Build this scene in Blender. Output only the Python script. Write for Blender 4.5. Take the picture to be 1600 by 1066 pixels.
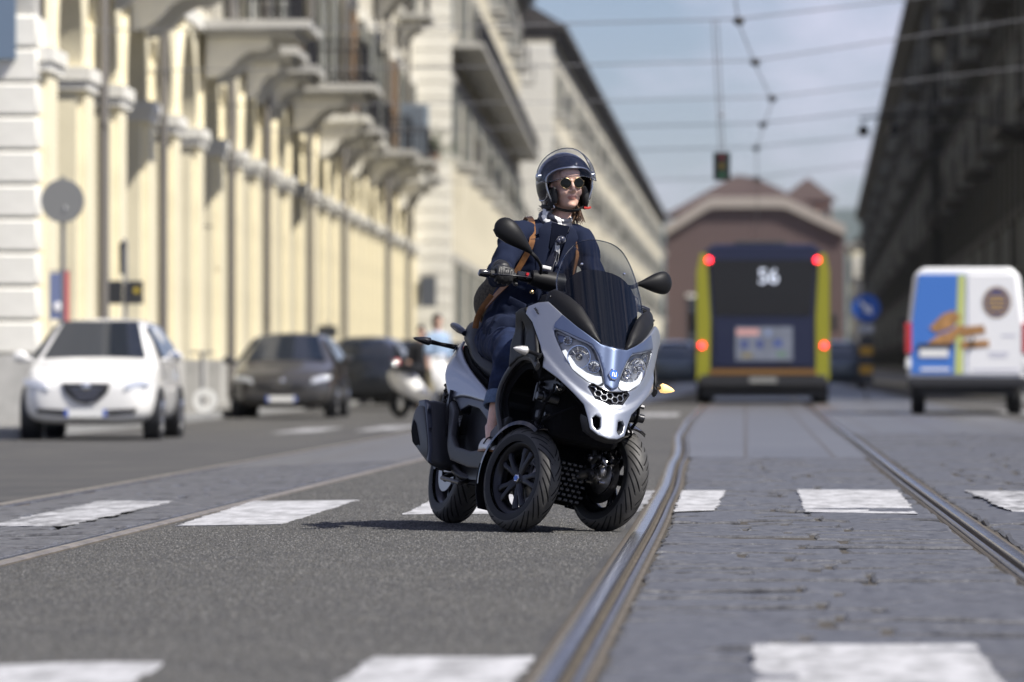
import bpy, bmesh, math, random
from math import sin, cos, pi, radians, sqrt, atan2
from mathutils import Vector, Matrix
from mathutils.geometry import delaunay_2d_cdt
random.seed(7)
for _o in list(bpy.data.objects): bpy.data.objects.remove(_o)
SC = bpy.context.scene
COL = SC.collection

# ---------------------------------------------------------------- camera
cam_d = bpy.data.cameras.new('camera'); cam = bpy.data.objects.new('camera', cam_d); COL.objects.link(cam)
cam_d.sensor_width = 36; cam_d.lens = 200; cam_d.clip_start = .5; cam_d.clip_end = 40000
cam.location = (0, 0, .757); cam.rotation_euler = (radians(90.232), 0, radians(2.351))
cam_d.dof.use_dof = True; cam_d.dof.focus_distance = 25.75; cam_d.dof.aperture_fstop = 3.6; cam_d.dof.aperture_blades = 9
SC.camera = cam

# ---------------------------------------------------------------- sky, sun, exposure
SUN_AZ, SUN_EL = radians(121), radians(51)
w = bpy.data.worlds.new('World'); SC.world = w; w.use_nodes = True
nt = w.node_tree; nt.nodes.clear()
_n = nt.nodes.new
out = _n('ShaderNodeOutputWorld'); bg = _n('ShaderNodeBackground'); sky = _n('ShaderNodeTexSky')
sky.sky_type = 'NISHITA'; sky.sun_disc = False; sky.sun_elevation = SUN_EL; sky.sun_rotation = SUN_AZ
sky.air_density = 1.0; sky.dust_density = .2; sky.ozone_density = 5.0
bg.inputs['Strength'].default_value = .060
tc = _n('ShaderNodeTexCoord'); mp = _n('ShaderNodeMapping'); mp.inputs['Scale'].default_value = (1, 1, 2.6)
nz = _n('ShaderNodeTexNoise'); nz.inputs['Scale'].default_value = 15; nz.inputs['Detail'].default_value = 6; nz.inputs['Roughness'].default_value = .55
rp = _n('ShaderNodeValToRGB'); rp.color_ramp.elements[0].position = .42; rp.color_ramp.elements[1].position = .64
mx = _n('ShaderNodeMixRGB'); mx.inputs['Color2'].default_value = (11.5, 11.4, 11.6, 1)
mlt = _n('ShaderNodeMath'); mlt.operation = 'MULTIPLY'; mlt.inputs[1].default_value = .62
lk = nt.links.new
lk(tc.outputs['Generated'], mp.inputs['Vector']); lk(mp.outputs[0], nz.inputs['Vector']); lk(nz.outputs['Fac'], rp.inputs['Fac'])
lk(rp.outputs['Color'], mlt.inputs[0]); lk(mlt.outputs[0], mx.inputs['Fac']); lk(sky.outputs[0], mx.inputs['Color1'])
tn_ = _n('ShaderNodeMixRGB'); tn_.blend_type = 'MULTIPLY'; tn_.inputs['Fac'].default_value = 1; tn_.inputs['Color2'].default_value = (.93, .89, 1.06, 1)
lk(mx.outputs[0], tn_.inputs['Color1']); lk(tn_.outputs[0], bg.inputs['Color']); lk(bg.outputs[0], out.inputs['Surface'])
sd = bpy.data.lights.new('sun', 'SUN'); sd.energy = 5.0; sd.angle = radians(.53); sd.color = (1, .955, .88)
sun = bpy.data.objects.new('sun', sd); COL.objects.link(sun)
TO_SUN = Vector((sin(SUN_AZ)*cos(SUN_EL), cos(SUN_AZ)*cos(SUN_EL), sin(SUN_EL)))
sun.rotation_euler = TO_SUN.to_track_quat('Z', 'Y').to_euler(); sun.location = (20, -20, 60)
SC.view_settings.view_transform = 'Standard'; SC.view_settings.look = 'None'; SC.view_settings.gamma = 1
SC.view_settings.exposure = 0.52
SC.view_settings.use_curve_mapping = False
SC.render.engine = 'CYCLES'
SC.cycles.use_denoising = True; SC.cycles.max_bounces = 8; SC.cycles.transparent_max_bounces = 16
SC.cycles.sample_clamp_indirect = 6

# ---------------------------------------------------------------- materials
MATS = {}
def pbr(name, col, rough=.5, metal=0., var=None, bump=None, coat=0., emit=None, spec=.5, sheen=0., aniso=0.):
    """var=(scale, amount[, second colour]); bump=(scale, strength[, distance])"""
    if name in MATS: return MATS[name]
    m = bpy.data.materials.new(name); m.use_nodes = True; t = m.node_tree; b = t.nodes['Principled BSDF']
    b.inputs['Base Color'].default_value = (*col, 1); b.inputs['Roughness'].default_value = rough
    b.inputs['Metallic'].default_value = metal; b.inputs['Coat Weight'].default_value = coat; b.inputs['Coat Roughness'].default_value = .06
    b.inputs['Specular IOR Level'].default_value = spec; b.inputs['Sheen Weight'].default_value = sheen
    if emit: b.inputs['Emission Color'].default_value = (*emit[0], 1); b.inputs['Emission Strength'].default_value = emit[1]
    if var or bump:
        c = t.nodes.new('ShaderNodeTexCoord')
    if var:
        n = t.nodes.new('ShaderNodeTexNoise'); n.inputs['Scale'].default_value = var[0]; n.inputs['Detail'].default_value = 8; n.inputs['Roughness'].default_value = .62
        r = t.nodes.new('ShaderNodeValToRGB'); c2 = var[2] if len(var) > 2 else tuple(x*(1-var[1]) for x in col)
        r.color_ramp.elements[0].color = (*c2, 1); r.color_ramp.elements[1].color = (*(min(1, x*(1+var[1]*.35)) for x in col), 1)
        r.color_ramp.elements[0].position = .32; r.color_ramp.elements[1].position = .66
        t.links.new(c.outputs['Object'], n.inputs['Vector']); t.links.new(n.outputs['Fac'], r.inputs['Fac']); t.links.new(r.outputs['Color'], b.inputs['Base Color'])
    if bump:
        n = t.nodes.new('ShaderNodeTexNoise'); n.inputs['Scale'].default_value = bump[0]; n.inputs['Detail'].default_value = 4
        k = t.nodes.new('ShaderNodeBump'); k.inputs['Strength'].default_value = bump[1]; k.inputs['Distance'].default_value = bump[2] if len(bump) > 2 else .01
        t.links.new(c.outputs['Object'], n.inputs['Vector']); t.links.new(n.outputs['Fac'], k.inputs['Height']); t.links.new(k.outputs[0], b.inputs['Normal'])
    MATS[name] = m; return m
def clear(name, tint, refl=1.0, rough=.02):
    """thin clear or smoked sheet: tinted transparency under a fresnel reflection"""
    if name in MATS: return MATS[name]
    m = bpy.data.materials.new(name); m.use_nodes = True; t = m.node_tree; t.nodes.clear()
    o = t.nodes.new('ShaderNodeOutputMaterial'); a = t.nodes.new('ShaderNodeBsdfTransparent'); a.inputs[0].default_value = (*tint, 1)
    g = t.nodes.new('ShaderNodeBsdfGlossy'); g.inputs['Roughness'].default_value = rough
    f = t.nodes.new('ShaderNodeFresnel'); f.inputs[0].default_value = 1.5; ml = t.nodes.new('ShaderNodeMath'); ml.operation = 'MULTIPLY'; ml.inputs[1].default_value = refl
    x = t.nodes.new('ShaderNodeMixShader')
    t.links.new(f.outputs[0], ml.inputs[0]); t.links.new(ml.outputs[0], x.inputs[0]); t.links.new(a.outputs[0], x.inputs[1]); t.links.new(g.outputs[0], x.inputs[2]); t.links.new(x.outputs[0], o.inputs[0])
    MATS[name] = m; return m

# ---------------------------------------------------------------- mesh helpers
def tag(o, label=None, cat=None, group=None, kind=None):
    if label: o['label'] = label
    if cat: o['category'] = cat
    if group: o['group'] = group
    if kind: o['kind'] = kind
    return o
def empty(name, mat=None, label=None, cat=None, group=None, loc=None, rz=0.):
    o = bpy.data.objects.new(name, None); COL.objects.link(o); o.empty_display_size = .2
    if mat is not None: o.matrix_world = mat
    if loc is not None: o.location = loc; o.rotation_euler = (0, 0, rz)
    return tag(o, label, cat, group)
def link(name, me, parent=None, loc=(0, 0, 0), rot=(0, 0, 0), scale=None):
    o = bpy.data.objects.new(name, me); COL.objects.link(o); o.location = loc; o.rotation_euler = rot
    if scale: o.scale = scale
    if parent: o.parent = parent
    return o
def copy_tree(o, parent=None):
    c = o.copy(); COL.objects.link(c); c.parent = parent
    for ch in list(o.children): copy_tree(ch, c)
    return c
def V(*a): return Vector(a)
def crom(pts, n, closed=True):
    """Catmull-Rom through the points, n samples per span"""
    P = [Vector(p) for p in pts]; N = len(P); o = []
    for i in range(N if closed else N-1):
        if closed: a, b, c, d = P[i-1], P[i], P[(i+1) % N], P[(i+2) % N]
        else: a, b, c, d = P[max(i-1, 0)], P[i], P[i+1], P[min(i+2, N-1)]
        for k in range(n):
            t = k/n; o.append(.5*((2*b)+(c-a)*t+(2*a-5*b+4*c-d)*t*t+(3*b-a-3*c+d)*t**3))
    if not closed: o.append(P[-1])
    return o
class MB:
    def __init__(s): s.v = []; s.f = []
    def add(s, vs, fs):
        o = len(s.v); s.v += [tuple(v) for v in vs]; s.f += [[i+o for i in f] for f in fs]; return s
    def box(s, x0, x1, y0, y1, z0, z1):
        return s.add([(x0,y0,z0),(x1,y0,z0),(x1,y1,z0),(x0,y1,z0),(x0,y0,z1),(x1,y0,z1),(x1,y1,z1),(x0,y1,z1)],
                     [(3,2,1,0),(4,5,6,7),(0,1,5,4),(1,2,6,5),(2,3,7,6),(3,0,4,7)])
    def obox(s, c, size, M=None):
        a, b, d = (x/2 for x in size); M = M or Matrix.Identity(3); c = Vector(c)
        return s.add([c+M@Vector(p) for p in [(-a,-b,-d),(a,-b,-d),(a,b,-d),(-a,b,-d),(-a,-b,d),(a,-b,d),(a,b,d),(-a,b,d)]],
                     [(3,2,1,0),(4,5,6,7),(0,1,5,4),(1,2,6,5),(2,3,7,6),(3,0,4,7)])
    def loft(s, rings, caps=True, closed=True):
        n = len(rings[0]); vs = [p for r in rings for p in r]; fs = []
        for i in range(len(rings)-1):
            for j in range(n if closed else n-1):
                k = (j+1) % n; fs.append((i*n+j, i*n+k, (i+1)*n+k, (i+1)*n+j))
        if caps and closed: fs.append(tuple(range(n))[::-1]); fs.append(tuple(range((len(rings)-1)*n, len(rings)*n)))
        return s.add(vs, fs)
    def tube(s, path, rad, n=10, caps=True, flat=1.0, up=(0, 0, 1)):
        """tube along a path; rad a number or one per point; flat squeezes the second axis"""
        P = [Vector(p) for p in path]; R = rad if isinstance(rad, (list, tuple)) else [rad]*len(P); rings = []
        prev = None
        for i, p in enumerate(P):
            t = (P[min(i+1, len(P)-1)]-P[max(i-1, 0)]).normalized()
            if prev is None:
                a = t.cross(Vector(up)); a = a if a.length > 1e-3 else t.cross(Vector((1, 0, 0)))
            else: a = prev-t*prev.dot(t)
            a.normalize(); prev = a; b = t.cross(a)
            r = R[i]; ra, rb = r if isinstance(r, (list, tuple)) else (r, r*flat)
            rings.append([p+a*(ra*cos(2*pi*k/n))+b*(rb*sin(2*pi*k/n)) for k in range(n)])
        return s.loft(rings, caps)
    def lathe(s, prof, c=(0, 0, 0), M=None, n=24, closed=False):
        """profile (radius, height) turned about the local z axis of M"""
        M = M or Matrix.Identity(3); c = Vector(c); m = len(prof)
        vs = [c+M@Vector((r*cos(2*pi*k/n), r*sin(2*pi*k/n), h)) for k in range(n) for r, h in prof]; fs = []
        for k in range(n):
            q = (k+1) % n
            for j in range(m if closed else m-1):
                j2 = (j+1) % m; fs.append((k*m+j, q*m+j, q*m+j2, k*m+j2))
        return s.add(vs, fs)
    def ball(s, c, r, n=16, m=10, M=None):
        r = r if isinstance(r, (list, tuple)) else (r, r, r); c = Vector(c); M = M or Matrix.Identity(3)
        rings = [[c+M@Vector((r[0]*sin(pi*(i+.02)/(m+.04))*cos(2*pi*k/n), r[1]*sin(pi*(i+.02)/(m+.04))*sin(2*pi*k/n), r[2]*cos(pi*(i+.02)/(m+.04)))) for k in range(n)] for i in range(m, -1, -1)]
        return s.loft(rings, True)
    def prism(s, poly, fn, a, b):
        """polygon (u,v) pushed from depth a to depth b through fn(u,v,w)"""
        n = len(poly); vs = [fn(u, v, a) for u, v in poly]+[fn(u, v, b) for u, v in poly]
        return s.add(vs, [tuple(range(n))[::-1], tuple(range(n, 2*n))]+[(i, (i+1) % n, n+(i+1) % n, n+i) for i in range(n)])
    def mesh(s, name, mat=None, smooth=35, fix=True):
        me = bpy.data.meshes.new(name); me.from_pydata(s.v, [], s.f)
        if fix:
            b = bmesh.new(); b.from_mesh(me); bmesh.ops.recalc_face_normals(b, faces=b.faces); b.to_mesh(me); b.free()
        if mat: me.materials.append(mat)
        if smooth:
            for p in me.polygons: p.use_smooth = True
            if smooth < 180: me.set_sharp_from_angle(angle=radians(smooth))
        return me
    def build(s, name, mat=None, parent=None, smooth=35, bevel=0, sub=0, seg=2, fix=True, loc=(0, 0, 0), rot=(0, 0, 0)):
        o = link(name, s.mesh(name, mat, smooth, fix), parent, loc, rot)
        if sub: m = o.modifiers.new('s', 'SUBSURF'); m.levels = m.render_levels = sub
        if bevel: m = o.modifiers.new('b', 'BEVEL'); m.width = bevel; m.segments = seg; m.limit_method = 'ANGLE'; m.angle_limit = radians(32)
        return o
def inside(p, poly):
    x, y = p[0], p[1]; c = False; j = len(poly)-1
    for i in range(len(poly)):
        xi, yi = poly[i][0], poly[i][1]; xj, yj = poly[j][0], poly[j][1]
        if (yi > y) != (yj > y) and x < (xj-xi)*(y-yi)/(yj-yi)+xi: c = not c
        j = i
    return c
def bdist(p, segs):
    best = 9e9; px, py = p
    for ax, ay, bx, by in segs:
        dx, dy = bx-ax, by-ay; l = dx*dx+dy*dy; t = 0 if l == 0 else max(0, min(1, ((px-ax)*dx+(py-ay)*dy)/l))
        d = (px-ax-t*dx)**2+(py-ay-t*dy)**2
        if d < best: best = d
    return sqrt(best)
def panel(name, outer, fn, mat, parent=None, holes=(), step=.02, thick=.008, edge=.008, lift=0., flip=False, smooth=50, h=None):
    """a curved sheet: 2-D outline with holes, filled, carried onto the surface fn(u,v), with rounded rims and a real thickness"""
    def dens(poly):
        o = []
        for i in range(len(poly)):
            a, b = Vector(poly[i][:2]), Vector(poly[(i+1) % len(poly)][:2]); k = max(1, int((b-a).length/(step*.75 if edge > 0 else step)+.5))
            o += [tuple(a+(b-a)*(j/k)) for j in range(k)]
        return o
    loops = [dens(outer)]+[dens(q) for q in holes]
    segs = [(*l[i], *l[(i+1) % len(l)]) for l in loops for i in range(len(l))]
    pts = []; ed = []
    for l in loops:
        o = len(pts); pts += [Vector(p) for p in l]; ed += [(o+i, o+(i+1) % len(l)) for i in range(len(l))]
    us = [p[0] for p in loops[0]]; vs_ = [p[1] for p in loops[0]]
    offs = (edge*.3, edge*1.05) if edge > 0 else ()
    for l in loops:   # rings close to the rim so that it rounds over cleanly
        n = len(l)
        for i in range(n):
            p, b, c = Vector(l[i-1]), Vector(l[i]), Vector(l[(i+1) % n]); t = (b-p).normalized()+(c-b).normalized()
            if t.length < 1e-6: continue
            t.normalize(); nr = Vector((-t.y, t.x))
            for of in offs:
                for sg in (1, -1):
                    q = b+nr*(sg*of)
                    if bdist(q, segs) > of*.86 and inside(q, loops[0]) and not any(inside(q, k) for k in loops[1:]): pts.append(q)
    keep = max(step*.5, edge*1.05+step*.35 if edge > 0 else 0)
    u = min(us)
    row = 0
    while u < max(us):
        v = min(vs_)+(step/2 if row % 2 else 0)
        while v < max(vs_):
            if inside((u, v), loops[0]) and not any(inside((u, v), q) for q in loops[1:]) and bdist((u, v), segs) > keep: pts.append(Vector((u, v)))
            v += step
        u += step*.87; row += 1
    r = delaunay_2d_cdt(pts, ed, [], 0, 1e-6)
    P2, F2 = r[0], r[2]
    tris = []
    for f in F2:
        c = sum((P2[i] for i in f), Vector((0, 0)))/len(f)
        if inside(c, loops[0]) and not any(inside(c, q) for q in loops[1:]): tris.append(f)
    top = []; bot = []; e = 1e-3
    for p in P2:
        q = Vector(fn(p.x, p.y)); nrm = (Vector(fn(p.x+e, p.y))-q).cross(Vector(fn(p.x, p.y+e))-q).normalized()
        if flip: nrm = -nrm
        d = bdist(p, segs); k = 0
        if edge > 0 and d < edge: k = edge*(1-sqrt(max(0, 1-(1-d/edge)**2)))*.7
        top.append(q+nrm*(lift-k+(h(p.x, p.y) if h else 0))); bot.append(q+nrm*(lift-max(thick, edge*.7+.002)))
    cnt = {}
    for f in tris:
        for i in range(len(f)):
            a, b = f[i], f[(i+1) % len(f)]; cnt[(a, b)] = 1
    n = len(P2); fs = [tuple(f) for f in tris]
    rim = [(a, b) for (a, b) in cnt if (b, a) not in cnt]
    m = MB()
    if thick > 0:
        fs += [tuple(i+n for i in f)[::-1] for f in tris]+[(b, a, a+n, b+n) for a, b in rim]
        m.add(top+bot, fs)
    else: m.add(top, fs)
    return m.build(name, mat, parent, smooth)
def fuse(name, m, voxel, mat, parent=None, smooth_it=4, h=None, sub=0):
    """join overlapping closed shapes into one continuous skin"""
    me = m.mesh('tmp', None, 0); o = bpy.data.objects.new('tmp', me); COL.objects.link(o)
    r = o.modifiers.new('r', 'REMESH'); r.mode = 'VOXEL'; r.voxel_size = voxel
    q = o.modifiers.new('s', 'SMOOTH'); q.factor = .5; q.iterations = smooth_it
    dg = bpy.context.evaluated_depsgraph_get(); me2 = bpy.data.meshes.new_from_object(o.evaluated_get(dg))
    bpy.data.objects.remove(o); bpy.data.meshes.remove(me)
    me2.name = name; me2.materials.clear(); me2.materials.append(mat)
    if h:
        ns = [v.normal.copy() for v in me2.vertices]
        for v, nn in zip(me2.vertices, ns): v.co += nn*h(v.co)
    for p in me2.polygons: p.use_smooth = True
    return link(name, me2, parent)
def mirror_y(p): return [(-a, b) for a, b in p]
def sstep(a, b, x):
    t = max(0., min(1., (x-a)/(b-a))); return t*t*(3-2*t)

# ================================================================ the setting
asphalt = pbr('asphalt', (.104, .102, .098), .8, var=(130, .72), bump=(260, .9, .012))
def asphalt_patches(m):
    t = m.node_tree; b = t.nodes['Principled BSDF']; src = b.inputs['Base Color'].links[0].from_socket
    c = t.nodes.new('ShaderNodeTexCoord'); n = t.nodes.new('ShaderNodeTexNoise'); n.inputs['Scale'].default_value = .9; n.inputs['Detail'].default_value = 5
    r = t.nodes.new('ShaderNodeValToRGB'); r.color_ramp.elements[0].color = (.72, .72, .74, 1); r.color_ramp.elements[1].color = (1.12, 1.1, 1.05, 1); r.color_ramp.elements[0].position = .35; r.color_ramp.elements[1].position = .65
    x = t.nodes.new('ShaderNodeMixRGB'); x.blend_type = 'MULTIPLY'; x.inputs[0].default_value = 1
    t.links.new(c.outputs['Object'], n.inputs['Vector']); t.links.new(n.outputs['Fac'], r.inputs['Fac']); t.links.new(src, x.inputs[1]); t.links.new(r.outputs['Color'], x.inputs[2]); t.links.new(x.outputs[0], b.inputs['Base Color'])
asphalt_patches(asphalt)
stone = pbr('grey_blue_stone', (.098, .099, .105), .46, var=(14, .6), bump=(45, .6, .012))
bed = pbr('joint_dirt', (.066, .057, .045), .95, var=(30, .5), bump=(120, .8, .01))
def stone_far_mat():
    m = pbr('stone_paving_far', (.135, .142, .16), .42, var=(3, .3)); t = m.node_tree; b = t.nodes['Principled BSDF']
    c = t.nodes.new('ShaderNodeTexCoord'); mp = t.nodes.new('ShaderNodeMapping'); mp.inputs['Rotation'].default_value = (0, 0, radians(90)); k = t.nodes.new('ShaderNodeTexBrick')
    k.inputs['Scale'].default_value = 1; k.inputs['Brick Width'].default_value = .75; k.inputs['Row Height'].default_value = .72; k.inputs['Mortar Size'].default_value = .018
    k.inputs['Color1'].default_value = (.088, .089, .095, 1); k.inputs['Color2'].default_value = (.112, .113, .118, 1); k.inputs['Mortar'].default_value = (.07, .06, .045, 1)
    t.links.new(c.outputs['Object'], mp.inputs[0]); t.links.new(mp.outputs[0], k.inputs['Vector']); t.links.new(k.outputs['Color'], b.inputs['Base Color'])
    return m
stone_far = stone_far_mat()
def G(X):
    return 0. if X > -1.6 else -.0305*(min(-X, 7.3)-1.6)
def strip(name, mat, left, right, y0, y1, dz=0., ny=40, nx=14, kind='structure', smooth=60):
    """a sheet between two lines left(y), right(y), following the road's camber"""
    vs = []; fs = []
    for i in range(ny+1):
        Y = y0+(y1-y0)*(i/ny)**1.6
        for j in range(nx+1):
            X = left(Y)+(right(Y)-left(Y))*j/nx; vs.append((X, Y, G(X)+dz))
    for i in range(ny):
        for j in range(nx): a = i*(nx+1)+j; fs.append((a, a+1, a+nx+2, a+nx+1))
    o = MB().add(vs, fs).build(name, mat, None, smooth, fix=False); return tag(o, kind=kind)
tag(MB().add([(-15000, -300, -.6), (15000, -300, -.6), (15000, 20000, -.6), (-15000, 20000, -.6)], [(0, 1, 2, 3)]).build('ground', pbr('ground_earth', (.12, .12, .1), .9, var=(.01, .4)), fix=False), kind='structure')
strip('road_bed', bed, lambda y: -9.1, lambda y: 16, -6, 900, -.035, nx=30)
# track geometry: rail centre lines
def interp(tab, y):
    if y <= tab[0][0]: return tab[0][1]
    for (a, b), (c, d) in zip(tab, tab[1:]):
        if y <= c: t = (y-a)/(c-a); t = t*t*(3-2*t); return b+(d-b)*t
    return tab[-1][1]
RL = lambda y: interp([(-6, -.455), (26, -.455), (33, -.47), (45, -.54), (63, -.70), (76, -.745), (200, -.745), (900, -.75)], y)
RR = lambda y: interp([(-6, 1.045), (34, 1.045), (60, 1.08), (100, 1.13), (900, 1.13)], y)
LA = lambda y: -(4.44-.0118*(y-33)) if y < 180 else -2.71
LB = lambda y: -(2.97-.0118*(y-25)) if y < 180 else -1.14
E_ = .075
strip('road', asphalt, lambda y: LB(y)+E_, lambda y: RL(y)-E_, -6, 420, 0, ny=60)
strip('road', asphalt, lambda y: -9.1, lambda y: LA(y)-E_, -6, 420, 0, ny=60)
strip('road', asphalt, lambda y: 3.583, lambda y: 16, -6, 900, 0, ny=60)
strip('road', asphalt, lambda y: -9.1, lambda y: 3.6, 420.02, 900, 0, ny=10)
YS = 46
strip('stone_paving', stone_far, lambda y: RL(y)+E_, lambda y: RR(y)-E_, YS, 420, 0, ny=40)
strip('stone_paving', stone_far, lambda y: LA(y)+E_, lambda y: LB(y)-E_, YS, 420, 0, ny=40)
strip('stone_paving', stone_far, lambda y: RR(y)+E_, lambda y: 3.58, 62, 420, 0, ny=40)
def slabs(parent_name, lf, rf, y0, y1, cols, dmin, dmax):
    root = tag(strip(parent_name, bed, lambda y: lf(y)-.01, lambda y: rf(y)+.01, y0, y1, -.014, ny=30, nx=3), kind='structure')
    y = y0
    while y < y1-.1:
        d = random.uniform(dmin, dmax); ye = min(y+d, y1); n = random.choice(cols)
        cuts = [0]+sorted((i+random.uniform(-.22, .22))/n for i in range(1, n))+[1]
        for a, b in zip(cuts, cuts[1:]):
            g = random.uniform(.008, .019); ym = (y+ye)/2; X0 = lf(ym)+(rf(ym)-lf(ym))*a+g; X1 = lf(ym)+(rf(ym)-lf(ym))*b-g
            Y0, Y1 = y+g+random.uniform(0, .01), ye-g; dz = random.gauss(0, .0022); tx, ty = random.gauss(0, .0035), random.gauss(0, .0048)
            m = MB(); nx, ny = 4, 3; vs = []; fs = []
            for lev in range(3):
                ins = (0, 0, .014)[lev]; zz = (-.05, -.009, 0)[lev]
                pts = []
                for k in range(nx): pts.append((X0+ins+(X1-X0-2*ins)*k/nx, Y0+ins))
                for k in range(ny): pts.append((X1-ins, Y0+ins+(Y1-Y0-2*ins)*k/ny))
                for k in range(nx): pts.append((X1-ins-(X1-X0-2*ins)*k/nx, Y1-ins))
                for k in range(ny): pts.append((X0+ins, Y1-ins-(Y1-Y0-2*ins)*k/ny))
                if lev == 0: jit = [(random.uniform(-.007, .007), random.uniform(-.009, .009), random.uniform(-.006, .002) if random.random() < .8 else -.014) for _ in pts]
                vs.append([(px+jx, py+jy, G(px)+zz+dz+(jz if lev else 0)*(1 if lev == 1 else .7)+(tx*(px-X0)/max(.1, X1-X0)+ty*(py-Y0)/max(.1, Y1-Y0) if lev else 0)) for (px, py), (jx, jy, jz) in zip(pts, jit)])
            n_ = len(vs[0]); cx, cy = (X0+X1)/2, (Y0+Y1)/2
            allv = vs[0]+vs[1]+vs[2]+[(cx, cy, G(cx)+dz+random.uniform(-.001, .004)+(tx+ty)/2)]
            for lv in (0, 1):
                for k in range(n_): q = (k+1) % n_; fs.append((lv*n_+k, lv*n_+q, (lv+1)*n_+q, (lv+1)*n_+k))
            for k in range(n_): fs.append((2*n_+k, 2*n_+(k+1) % n_, 3*n_))
            m.add(allv, fs).build('slab', stone, root, 28, fix=False)
        y = ye
slabs('slab_paving', lambda y: RL(y)+.085, lambda y: RR(y)-.085, 11.5, YS, (2, 2, 3), .34, .56)
slabs('slab_paving', lambda y: LA(y)+.085, lambda y: LB(y)-.085, 21, YS, (2, 3), .4, .62)
slabs('slab_paving', lambda y: RR(y)+.085, lambda y: 3.58 if y > 44 else 2.3, 21, 62, (2, 3), .7, 1.1)
strip('road', asphalt, lambda y: 2.32, lambda y: 3.58, -6, 44, 0, ny=20)
strip('road', asphalt, lambda y: RR(y)+.08, lambda y: 2.3, -6, 20.95, 0, ny=20)
strip('road', asphalt, lambda y: LA(y)+E_, lambda y: LB(y)-E_, -6, 20.95, 0, ny=20)
strip('road', asphalt, lambda y: RL(y)+E_, lambda y: RR(y)-E_, -6, 11.45, 0, ny=20)
# grooved rails
steel = pbr('rail_steel', (.52, .51, .51), .24, 1., var=(6, .35), bump=(40, .12, .004))
rust = pbr('rail_rust', (.10, .085, .068), .85, var=(25, .55), bump=(90, .6, .008))
lipm = pbr('rail_lip_steel', (.30, .30, .31), .42, 1., var=(8, .4))
def rail(fn, side, label, y0=-6, y1=420, head=steel):
    """side +1: groove on the +X side of the running head"""
    root = empty('tram_rail', loc=(0, 0, 0)); tag(root, label, 'rail', 'grooved tram rails set in the street')
    ys = [y0+(y1-y0)*(i/110)**1.7 for i in range(111)]
    def run(name, prof, mat):
        m = MB(); rings = []
        for y in ys: X = fn(y); rings.append([(X+side*u, y, G(X)+z) for u, z in prof])
        m.loft(rings); m.build(name, mat, root, 40)
    run('running_head', [(-.052, -.05), (.006, -.05), (.008, .004), (.003, .009), (-.024, .011), (-.046, .008), (-.052, .002)], head)
    run('groove', [(.005, -.05), (.043, -.05), (.043, -.018), (.034, -.026), (.012, -.026), (.0085, -.004)], rust)
    run('guard_lip', [(.043, -.05), (.064, -.05), (.064, .0), (.058, .006), (.047, .006), (.0435, 0)], lipm)
    run('mortar_edge', [(.0645, -.04), (.084, -.04), (.084, -.012), (.074, -.006), (.0648, -.008)], rust)
    run('mortar_edge', [(-.0525, -.04), (-.0525, -.003), (-.064, -.001), (-.079, -.006), (-.079, -.04)], rust)
worn = pbr('worn_rail_steel', (.40, .35, .28), .42, .8, var=(5, .4), bump=(40, .15, .004))
rail(RL, 1, 'polished tram rail between the smooth asphalt and the stone slabs, beside the scooter')
rail(RR, -1, 'polished tram rail on the van side of the stone slab track')
rail(LB, -1, 'tram rail where the worn stone track meets the asphalt lane, crossing the painted stripes', head=worn)
rail(LA, 1, 'far tram rail of the worn stone track, on the side of the parked cars', head=worn)

# crosswalk paint
paint = pbr('white_road_paint', (.47, .47, .48), .7, bump=(300, .3, .003))
def wear(m, scale, lo, hi, under):
    t = m.node_tree; b = t.nodes['Principled BSDF']; c = t.nodes.new('ShaderNodeTexCoord'); mp = t.nodes.new('ShaderNodeMapping'); mp.inputs['Scale'].default_value = (1, .28, 1)
    n = t.nodes.new('ShaderNodeTexNoise'); n.inputs['Scale'].default_value = scale; n.inputs['Detail'].default_value = 9; n.inputs['Roughness'].default_value = .7
    r = t.nodes.new('ShaderNodeValToRGB'); r.color_ramp.elements[0].position = lo; r.color_ramp.elements[1].position = hi
    r.color_ramp.elements[0].color = (*under, 1); r.color_ramp.elements[1].color = (.47, .47, .48, 1)
    t.links.new(c.outputs['Object'], mp.inputs[0]); t.links.new(mp.outputs[0], n.inputs['Vector']); t.links.new(n.outputs['Fac'], r.inputs['Fac']); t.links.new(r.outputs['Color'], b.inputs['Base Color'])
wear(paint, 9, .34, .60, (.2, .2, .2))
paint2 = pbr('worn_road_paint', (.78, .78, .76), .7); wear(paint2, 8, .40, .62, (.12, .12, .12))
def stripe(c, mat=paint, nz=.018, z=.0045):
    """c: the four ground corners in order; edges ragged"""
    P = []
    for i in range(4):
        a, b = Vector(c[i]), Vector(c[(i+1) % 4]); k = max(2, int((b-a).length/.12))
        for j in range(k):
            q = a+(b-a)*(j/k); P.append((q.x+random.gauss(0, nz*.4), q.y+random.gauss(0, nz*1.2)))
    def fn(u, v): return (u, v, G(u)+z)
    o = panel('crosswalk_stripe', P, fn, mat, None, step=.16, thick=.0025, edge=0, lift=0)
    return tag(o, kind='structure')
stripe([(-3.86, 28.6), (-3.38, 28.2), (-3.36, 33.4), (-3.86, 33.9)], paint2, .03, .007)
stripe([(-2.78, 27.7), (-2.24, 27.4), (-2.2, 32.2), (-2.84, 32.7)])
stripe([(-1.73, 28.6), (-1.16, 28.6), (-1.2, 33.6), (-1.75, 33.6)])
stripe([(-.62, 29), (-.54, 29), (-.54, 33.8), (-.63, 33.8)], paint2)
stripe([(-.365, 29.0), (-.16, 29.3), (-.12, 33.8), (-.375, 33.8)], paint, .014, .007)
stripe([(.30, 28.9), (.86, 28.6), (.90, 33.9), (.31, 34.1)], paint, .02, .007)
stripe([(1.36, 28.6), (2.0, 28.6), (2.0, 33.8), (1.30, 33.8)], paint2, .03, .007)
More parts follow.
